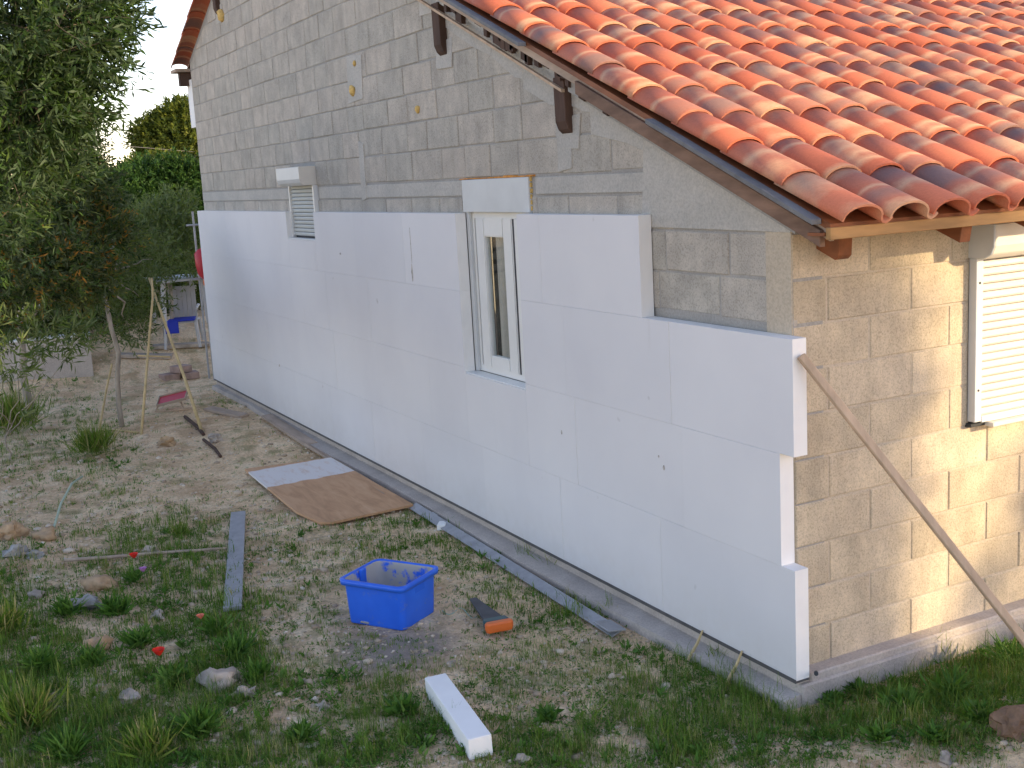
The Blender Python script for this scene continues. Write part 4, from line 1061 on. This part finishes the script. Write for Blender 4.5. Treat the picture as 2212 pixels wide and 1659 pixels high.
tag(link('straw', npmesh('straw', np.array(GV2), quads=np.array(GQ2)), simple('dry_straw', (.50, .40, .26), .9, .3, 8, bs=0)), 'dry straw and twig litter strewn over the soil', 'straw', kind='stuff')
# broad-leaved weeds and tall grass clumps as plants
def weed(u, v, n, L, Wd, name, label, cat, mat='weed', up=.7, group=None, stem=0):
    p = G(u, v); r = np.random.default_rng(int(u*7+v)); az = r.uniform(0, 6.28, n); el = np.clip(r.normal(up, .3, n), .05, 1.45)
    Dn = np.stack([np.cos(az)*np.cos(el), np.sin(az)*np.cos(el), np.sin(el)], 1)
    Po = np.zeros((n, 3)); Po[:, :2] = r.normal(0, L*.22, (n, 2)); Po[:, 2] = r.uniform(0, L*.35, n)
    V1, Q1, t1 = leafcloud(Po, Dn, L*r.uniform(.5, 1.1, n), Wd*r.uniform(.6, 1.1, n), np.clip(r.normal(.5, .25, n), 0, 1), .3, int(u))
    root = tag(empty(name, tuple(p)), label, cat, group)
    link('leaves', npmesh('leaves', V1, quads=Q1, tint=t1), M[mat], root)
    return root
weed(205, 985, 420, .34, .012, 'grass_clump', 'dark green tall grass clump at the left edge of the path', 'grass clump', 'grass', 1.05)
weed(510, 1420, 150, .16, .022, 'weed_plant', 'bright green leafy weed just below the foot of the grey plank', 'weed', up=.8)
weed(470, 1370, 90, .14, .02, 'weed_plant', 'green weed left of the foot of the grey plank', 'weed', up=.8)
weed(390, 1160, 160, .12, .009, 'grass_clump', 'olive green grass clump left of the upper plank end', 'grass clump', 'grass', 1.0)
weed(330, 1640, 260, .20, .014, 'grass_clump', 'bright green grass clump at the bottom left edge', 'grass clump', 'grass', 1.0)
weed(60, 1580, 380, .26, .013, 'grass_clump', 'big dark grass clump in the bottom left corner', 'grass clump', 'grass', 1.0)
weed(10, 1380, 260, .24, .012, 'grass_clump', 'dark grass clump on the left edge below the stones', 'grass clump', 'grass', 1.0)
weed(30, 940, 420, .5, .016, 'grass_clump', 'tall blurred grass at the far left under the olive', 'grass clump', 'grass', 1.1)
weed(250, 1330, 160, .15, .022, 'weed_plant', 'leafy weed among the stones at left', 'weed', up=.8)
weed(380, 1480, 110, .13, .03, 'weed_plant', 'broad leaved weed beside the lower red poppy', 'weed', up=.6)
weed(200, 1440, 140, .14, .018, 'weed_plant', 'leafy weed below the rounded tan stone', 'weed', up=.8)
for (u, v, n, L, Wd, lab) in ((150, 1330, 160, .15, .02, 'leafy weed left of the grey rough stone'), (300, 1400, 170, .14, .022, 'leafy weed between the tan stone and the red poppy'), (430, 1590, 170, .15, .028, 'bright broad weed at the bottom left, below the broad pale stone'), (560, 1470, 140, .12, .02, 'green weed right of the broad pale stone'),
  (150, 1640, 200, .17, .018, 'dense weed at the bottom edge, left corner'), (90, 1450, 170, .16, .018, 'weed between the two dark grass clumps at left'), (290, 1260, 120, .12, .014, 'feathery weed under the mauve flower'), (650, 1600, 120, .11, .018, 'low weed at the bottom, left of the foam offcut')):
    weed(u, v, n, L, Wd, 'weed_plant', lab, 'weed', up=.75)
for i, (u, v, n, L, Wd, lab) in enumerate(((1850, 1500, 110, .10, .028, 'broad leaved weed in front of the foam corner'), (1950, 1540, 150, .12, .028, 'large broad leaved weed right of the house corner'), (2060, 1510, 110, .16, .018, 'long leaved weed under the prop pole'), (1800, 1520, 110, .08, .022, 'small leafy weed below the foam corner'),
  (2120, 1560, 150, .11, .025, 'broad leaved weed at the right edge'), (1900, 1600, 120, .09, .022, 'low weed at the lower right'), (2190, 1440, 130, .18, .012, 'tufted weed beside the brown earth clod'), (1180, 1560, 60, .10, .03, 'leafy weed right of the foam offcut'), (870, 1545, 70, .12, .035, 'leafy weed left of the foam offcut'), (2020, 1600, 120, .09, .02, 'low dark weed near the lower right pebble'))):
    weed(u, v, n, L, Wd, 'weed_plant', lab, 'weed', up=.55)
for (u, v, n, L, lab) in ((2020, 1430, 26, .20, 'spiky grass tuft against the front plinth'), (1135, 1215, 34, .16, 'wispy grass tuft growing at the metal strip, farther one'), (1190, 1230, 22, .22, 'wispy tall grass tuft growing at the metal strip, nearer one'), (1320, 1330, 20, .14, 'thin grass tuft near the end of the metal strip'), (1550, 1440, 30, .14, 'grass tuft at the wall foot near the corner'), (1290, 1580, 26, .18, 'yellowish grass tuft right of the foam offcut'), (1440, 1610, 26, .16, 'yellowish grass tuft at the bottom centre')):
    weed(u, v, n, L, .005, 'grass_tuft', lab, 'grass tuft', 'grass', 1.1)
# flowers
def flower(u, v, mat, s, lab, name='poppy'):
    p = G(u, v+18); root = tag(empty(name, tuple(p)), lab, 'flower'); h = .11
    f = MB(); f.tube([(0, 0, 0), (.01, .0, h*.5), (0, .005, h)], .0018, 5); f.build('stem', M['stem'], root)
    for k in range(4):
        a = k*math.pi/2+.3; V = []; F = []; nn = 5
        for i in range(nn):
            for j in range(nn):
                t = i/(nn-1); sdt = (j/(nn-1)-.5)*1.7; rr = s*t; an = a+sdt*(.6+.4*t)
                V.append((rr*math.cos(an), rr*math.sin(an), h+s*1.15*t**1.5+.002*math.sin(j*3)))
        F = [(i*nn+j, i*nn+j+1, (i+1)*nn+j+1, (i+1)*nn+j) for i in range(nn-1) for j in range(nn-1)]
        link('petal', mesh('petal', V, F, smooth=True), mat, root)
    link('flower_centre', lump(s*.2, 1, 1, 1, .8, 1), M['rubber'], root, (0, 0, h+.006))
flower(293, 1218, M['poppy'], .034, 'small red poppy by the thin stick at left'); flower(348, 1436, M['poppy'], .038, 'red poppy lowest in the left grass, the brightest one')
flower(437, 1354, M['poppyo'], .026, 'half open salmon coloured poppy near the plank foot'); flower(313, 1248, M['mauve'], .028, 'small mauve flower below the upper red poppy', 'mauve_flower')

# ---------------------------------------------------------------- trees
def ellip_clumps(cs, n, r):
    """points in clumps: cs = [(centre, radii, weight)]"""
    w_ = np.array([c[2] for c in cs]); k = r.choice(len(cs), n, p=w_/w_.sum())
    d = r.normal(0, 1, (n, 3)); d /= np.linalg.norm(d, axis=1)[:, None]
    rad = r.uniform(.15, 1, n)**(1/2.2)
    C0 = np.array([tuple(c[0]) for c in cs])[k]; Rr = np.array([c[1] if hasattr(c[1], '__len__') else (c[1],)*3 for c in cs])[k]
    return C0+d*rad[:, None]*Rr, d
def crown_mesh(name, cs, ntw, per, L, W, twl, seed, droop=0, updir=.5, tmean=.4, tsd=.22):
    r = np.random.default_rng(seed); P, d = ellip_clumps(cs, ntw, r)
    td = d+r.normal(0, .6, (ntw, 3)); td[:, 2] += updir-droop; td /= np.linalg.norm(td, axis=1)[:, None]
    t = np.tile(np.linspace(0, 1, per), ntw); i = np.repeat(np.arange(ntw), per); n = len(i)
    pos = P[i]+td[i]*(t*twl)[:, None]; pos[:, 2] -= droop*twl*.4*t*t
    ld = td[i]*.75+r.normal(0, .55, (n, 3)); ld /= np.linalg.norm(ld, axis=1)[:, None]
    tw = r.normal(tmean, tsd, ntw); tint = np.clip(tw[i]+r.normal(0, .10, n), 0, 1)
    return npmesh(name, *(lambda a: (a[0], a[1]))(leafcloud(pos, ld, L*r.uniform(.6, 1.15, n), W*r.uniform(.7, 1.1, n), tint, .15, seed)), tint=np.repeat(tint, 4)), P, td
def limb(f, a, b, r0, r1, wob, seed, n=6):
    a, b = Vector(a), Vector(b); pts = []
    for k in range(n+1):
        t = k/n; w3 = Vector((noise.noise((seed, t*3, 0)), noise.noise((seed, t*3, 5)), noise.noise((seed, t*3, 9))*.5))*wob*math.sin(math.pi*min(1, t*1.2)*.83)
        pts.append(a.lerp(b, t)+w3)
    f.tube(pts, [r0+(r1-r0)*k/n for k in range(n+1)], 7); return pts
def tree(name, label, base, clumps, ntw, per, L, W, twl, mat, seed, trunk_r=.06, droop=0, updir=.4, group=None, fork=1.2, tmean=.4, twigs=False, tsd=.22):
    base = Vector(base); root = tag(empty(name, tuple(base)), label, 'tree', group)
    cl = [((Vector(c)-base), r_, w_) for c, r_, w_ in clumps]
    me, P, td = crown_mesh('crown', cl, ntw, per, L, W, twl, seed, droop, updir, tmean, tsd); link('crown', me, mat, root)
    f = MB(); fk = Vector((0, 0, fork)); limb(f, (0, 0, -.1), fk, trunk_r, trunk_r*.75, .1, seed)
    for j, (c, r_, w_) in enumerate(cl): limb(f, fk, c, trunk_r*.55, trunk_r*.12, .25, seed+j*3)
    if twigs:
        for k in range(0, len(P), 7):
            p = Vector(P[k]); q = p+Vector(td[k])*twl; mid = p.lerp(q, .5); mid.z += .01
            f.tube([p-Vector(td[k])*twl*.8, p, mid, q], [.003, .0028, .002, .001], 4, False)
    f.build('trunk', M['twig'] if twigs else M['bark'], root, 0, True)
    return root
# near olive: trunk out of frame at left, boughs reach in
T0 = Vector((-3.3, -4.6, 0)); T0.z = ground_h(T0.x, T0.y)
def A3(u, v, D): return at(u, v, D)
cl = [(A3(60, 60, 6.5), (.55, .45, .40), 1.2), (A3(165, 60, 6.8), (.33, .28, .26), .7), (A3(20, 230, 6.6), (.40, .35, .35), .9), (A3(115, 200, 6.9), (.33, .28, .22), .6), (A3(205, 0, 7.0), (.22, .2, .12), .3),
      (A3(-60, 420, 6.6), (.4, .35, .35), .6), (A3(40, 340, 7.2), (.4, .35, .25), .6), (A3(-150, 100, 6.5), .6, .8), (A3(-50, -150, 6.5), .6, .7)]
tree('olive_tree', 'dark olive tree with long narrow leaves reaching in from the upper left', T0, cl, 2500, 16, .076, .0155, .20, M['olive'], 11, .10, .1, .25, fork=1.5, tmean=.24, twigs=True, tsd=.28)
# sprays sticking out against the sky
def spray(base_uvD, tip_uvD, n, L, W, name, lab, mat='olive'):
    a, b = at(*base_uvD), at(*tip_uvD); r = np.random.default_rng(int(tip_uvD[0])); t = np.linspace(.05, 1, n)
    ax = np.array(b-a); ax_n = ax/np.linalg.norm(ax); pos = np.outer(t, ax); pos[:, 2] += -.03*np.sin(t*3)
    ld = ax_n*.8+r.normal(0, .5, (n, 3)); ld[-1] = ax_n; ld /= np.linalg.norm(ld, axis=1)[:, None]
    V1, Q1, t1 = leafcloud(pos, ld, L*r.uniform(.7, 1.1, n), np.full(n, W), np.clip(r.normal(.45, .15, n), 0, 1), .15, 3)
    return a, pos, V1, Q1, t1
otree = [o for o in col.objects if o.name == 'olive_tree'][0]
sp = [((150, 180, 6.9), (318, 190, 6.8), 16, .075, .014), ((170, 60, 6.9), (318, 40, 6.8), 22, .065, .013), ((170, 210, 7.0), (262, 245, 6.9), 14, .07, .014), ((200, 100, 6.9), (272, 110, 6.8), 14, .065, .013), ((140, 150, 6.8), (250, 150, 6.8), 18, .065, .013), ((180, 20, 6.8), (300, -10, 6.8), 18, .065, .013)]
for s in sp:
    a, pos, V1, Q1, t1 = spray(*s, 'x', '')
    link('leafy_spray', npmesh('leafy_spray', V1+np.array(a-T0), quads=Q1, tint=t1), M['olive'], otree)
    f = MB(); f.tube([Vector(pos[0])+a-T0-(Vector(pos[-1])-Vector(pos[0]))*.6, Vector(pos[0])+a-T0, Vector(pos[len(pos)//2])+a-T0, Vector(pos[-1])+a-T0], [.005, .004, .003, .0015], 5); f.build('twig', M['twig'], otree)
# second olive: behind, fills the left edge down to the garden wall
B2 = G(68, 915)
cl = [(A3(40, 420, 10.5), (.6, .55, .45), 1), (A3(150, 420, 11), (.5, .4, .4), 1), (A3(80, 575, 10.2), (.5, .45, .32), 1), (A3(195, 520, 11), (.38, .4, .36), .8), (A3(-60, 560, 10.2), .65, .7), (A3(130, 340, 11.2), (.42, .4, .3), .6), (A3(-40, 690, 10), (.3, .3, .2), .4), (A3(165, 620, 10.8), (.34, .34, .14), .4), (A3(60, 300, 11.2), (.4, .4, .25), .5)]
tree('olive_tree', 'bushy olive tree filling the left edge, with orange tinged twigs', B2, cl, 3600, 14, .07, .018, .18, M['olive_b'], 21, .055, .1, .35, fork=1.3, tmean=.5, tsd=.3)
# low long-leaved spray crossing the garden wall
B3 = G(20, 1000)
cl = [(A3(110, 750, 8.6), (.18, .15, .10), 1), (A3(60, 720, 8.6), (.2, .2, .12), .8), (A3(170, 740, 8.8), (.12, .12, .08), .6), (A3(0, 760, 8.4), (.3, .3, .2), .8), (A3(0, 860, 8.4), (.2, .2, .2), .6)]
tree('oleander_shrub', 'long leaved shrub in front of the pale garden wall', B3, cl, 110, 11, .10, .016, .14, M['olive2'], 31, .012, .0, .4, fork=.3, tmean=.45)
# young olive inside the canes
B4 = G(265, 922)
cl = [(A3(255, 560, 15.2), (.42, .4, .30), 1), (A3(300, 640, 15.0), (.38, .35, .28), 1), (A3(230, 690, 15.0), (.42, .35, .2), .8), (A3(330, 560, 15.2), (.35, .3, .25), .7), (A3(280, 720, 15), (.3, .25, .15), .5), (A3(245, 470, 15.4), (.35, .3, .3), .7), (A3(190, 600, 15.0), (.4, .4, .3), .7)]
tree('olive_tree', 'young olive tree with thin pale trunk standing inside the bamboo canes', B4, cl, 800, 13, .07, .018, .20, M['olive2'], 41, .034, .0, .4, fork=1.9, tmean=.6)
# grey olive bush beyond
B5 = at(350, 640, 19.0); B5.z = ground_h(B5.x, B5.y)
cl = [(A3(350, 500, 18.5), (.5, .5, .4), 1), (A3(390, 540, 18.5), (.4, .4, .5), .8), (A3(310, 560, 18.5), (.4, .4, .4), .7), (A3(380, 460, 18.8), (.25, .3, .25), .3)]
tree('olive_tree', 'grey green olive bush behind the garden chair', B5, cl, 1000, 12, .10, .026, .25, M['olive2'], 51, .05, .0, .9, fork=.8, tmean=.85)
# dark green tree
B6 = at(340, 560, 27); B6.z = ground_h(B6.x, B6.y)
cl = [(A3(330, 430, 27), (.95, .9, .85), 1.2), (A3(395, 420, 27), (.6, .7, .8), .8), (A3(280, 450, 26), (.55, .6, .8), .7), (A3(330, 520, 27), (1.0, .9, .8), 1)]
tree('leafy_tree', 'dark green rounded tree in the middle of the far trees', B6, cl, 2600, 14, .12, .045, .3, M['broad'], 61, .10, .0, .3, fork=1.4, tmean=.45)
B7 = at(420, 560, 52); B7.z = ground_h(B7.x, B7.y)
cl = [(A3(430, 330, 52), (2.3, 2.3, 1.5), 1.2), (A3(350, 300, 52), (1.1, 1.2, .8), .8), (A3(400, 262, 52), (1.0, 1.1, .7), .7), (A3(360, 360, 52), (1.2, 1.2, .9), .8)]
tree('pine_tree', 'tall sunlit yellow green tree against the sky by the far roof end', B7, cl, 5200, 14, .20, .07, .5, M['pine'], 71, .22, .0, .3, fork=3.2, tmean=.5)
B8 = at(330, 560, 40); B8.z = ground_h(B8.x, B8.y)
cl = [(A3(330, 385, 38), (.9, .9, .6), 1), (A3(290, 400, 38), (.7, .7, .5), .6), (A3(230, 430, 38), (1.1, 1.1, .8), .8)]
tree('leafy_tree', 'light green tree top peeking above the dark rounded tree', B8, cl, 1800, 12, .16, .06, .35, M['pine'], 81, .12, .0, .3, fork=2.2, tmean=.75)
for i, (u, v, D, rx, lab) in enumerate(((400, 655, 21.5, .9, 'low green bush right behind the garden table'), (310, 660, 21, .9, 'low green bush left of the garden table'), (215, 670, 20, 1.0, 'low green bush behind the cane tripod'), (90, 680, 19, 1.1, 'low green bush behind the pale garden wall'), (-60, 700, 18, 1.2, 'low green bush beyond the left end of the garden wall'))):
    b = at(u, v+60, D); b.z = ground_h(b.x, b.y)
    tree('green_bush', lab, b, [(A3(u, v, D), (rx, rx, .42), 1), (A3(u+15, v-50, D), (rx*.7, rx*.7, .4), .7)], 750, 12, .09, .03, .25, M['olive2' if i % 2 else 'pine'], 140+i, .03, 0, .4, 'green bushes beyond the yard', .3, .45)
# hedge mass closing the distance
for i, (u, v, D, rx, lab) in enumerate(((40, 560, 30, 2.6, 'wide dark hedge tree at the far left behind the olives'), (200, 560, 31, 2.0, 'dark hedge tree behind the young olive'), (330, 600, 31, 1.7, 'dark hedge tree behind the garden chair'), (440, 580, 30, 1.5, 'dark hedge tree beside the far house corner'), (-150, 520, 30, 2.8, 'dark hedge tree beyond the left picture edge'))):
    b = at(u, 700, D); b.z = ground_h(b.x, b.y)
    tree('hedge_tree', lab, b, [(A3(u, v-70, D), (rx*.8, rx*.8, 1.0), .8), (A3(u-20, v+40, D), (rx, rx, 1.1), 1), (A3(u+20, v+120, D), (rx, rx, .8), .8)], 2200, 12, .16, .07, .3, M['broad'], 90+i, .1, 0, .2, 'hedge trees in the distance', 1.0, .35)

# trees to the right, outside the picture, whose shade lies on the yard and the foot of the front wall
def shade_tree(lab, x, y, hgt, rx, ry, n, seed, zlo=.3, L=.14):
    r2 = random.Random(seed); cl = []
    for k in range(9):
        a = r2.uniform(0, 6.28); q = r2.uniform(0, .7)
        cl.append(((x+rx*q*math.cos(a), y+ry*q*math.sin(a), zlo+(hgt-zlo)*r2.uniform(.15, .85)), (rx*.45, ry*.45, (hgt-zlo)*.22), 1))
    tree('shade_tree', lab, (x, y, -.15), cl, n, 12, L, L*.42, .3, M['broad'], seed, .1, 0, .2, 'trees on the sunny side of the yard', 1.0, .4)
shade_tree('leafy tree on the sunny side, nearest to the front wall', 14.0, 12.52, 8.3, .95, .85, 1250, 201, 3.6, .16)
shade_tree('leafy tree on the sunny side, middle of the row', 14.0, 11.0, 8.0, 1.2, 1.2, 1600, 202, 3.0, .18)
shade_tree('leafy tree on the sunny side, farthest from the house', 14.2, 8.9, 7.0, 1.4, 1.3, 2200, 203, 2.4, .18)
shade_tree('low leafy tree facing the front wall shutter', 14.0, 14.9, 5.85, .9, .95, 1000, 204, .2, .16)
shade_tree('low leafy tree farther along the front wall', 14.0, 16.9, 5.7, 1.0, 1.1, 1100, 205, .2, .16)
print('objects', len(bpy.data.objects))
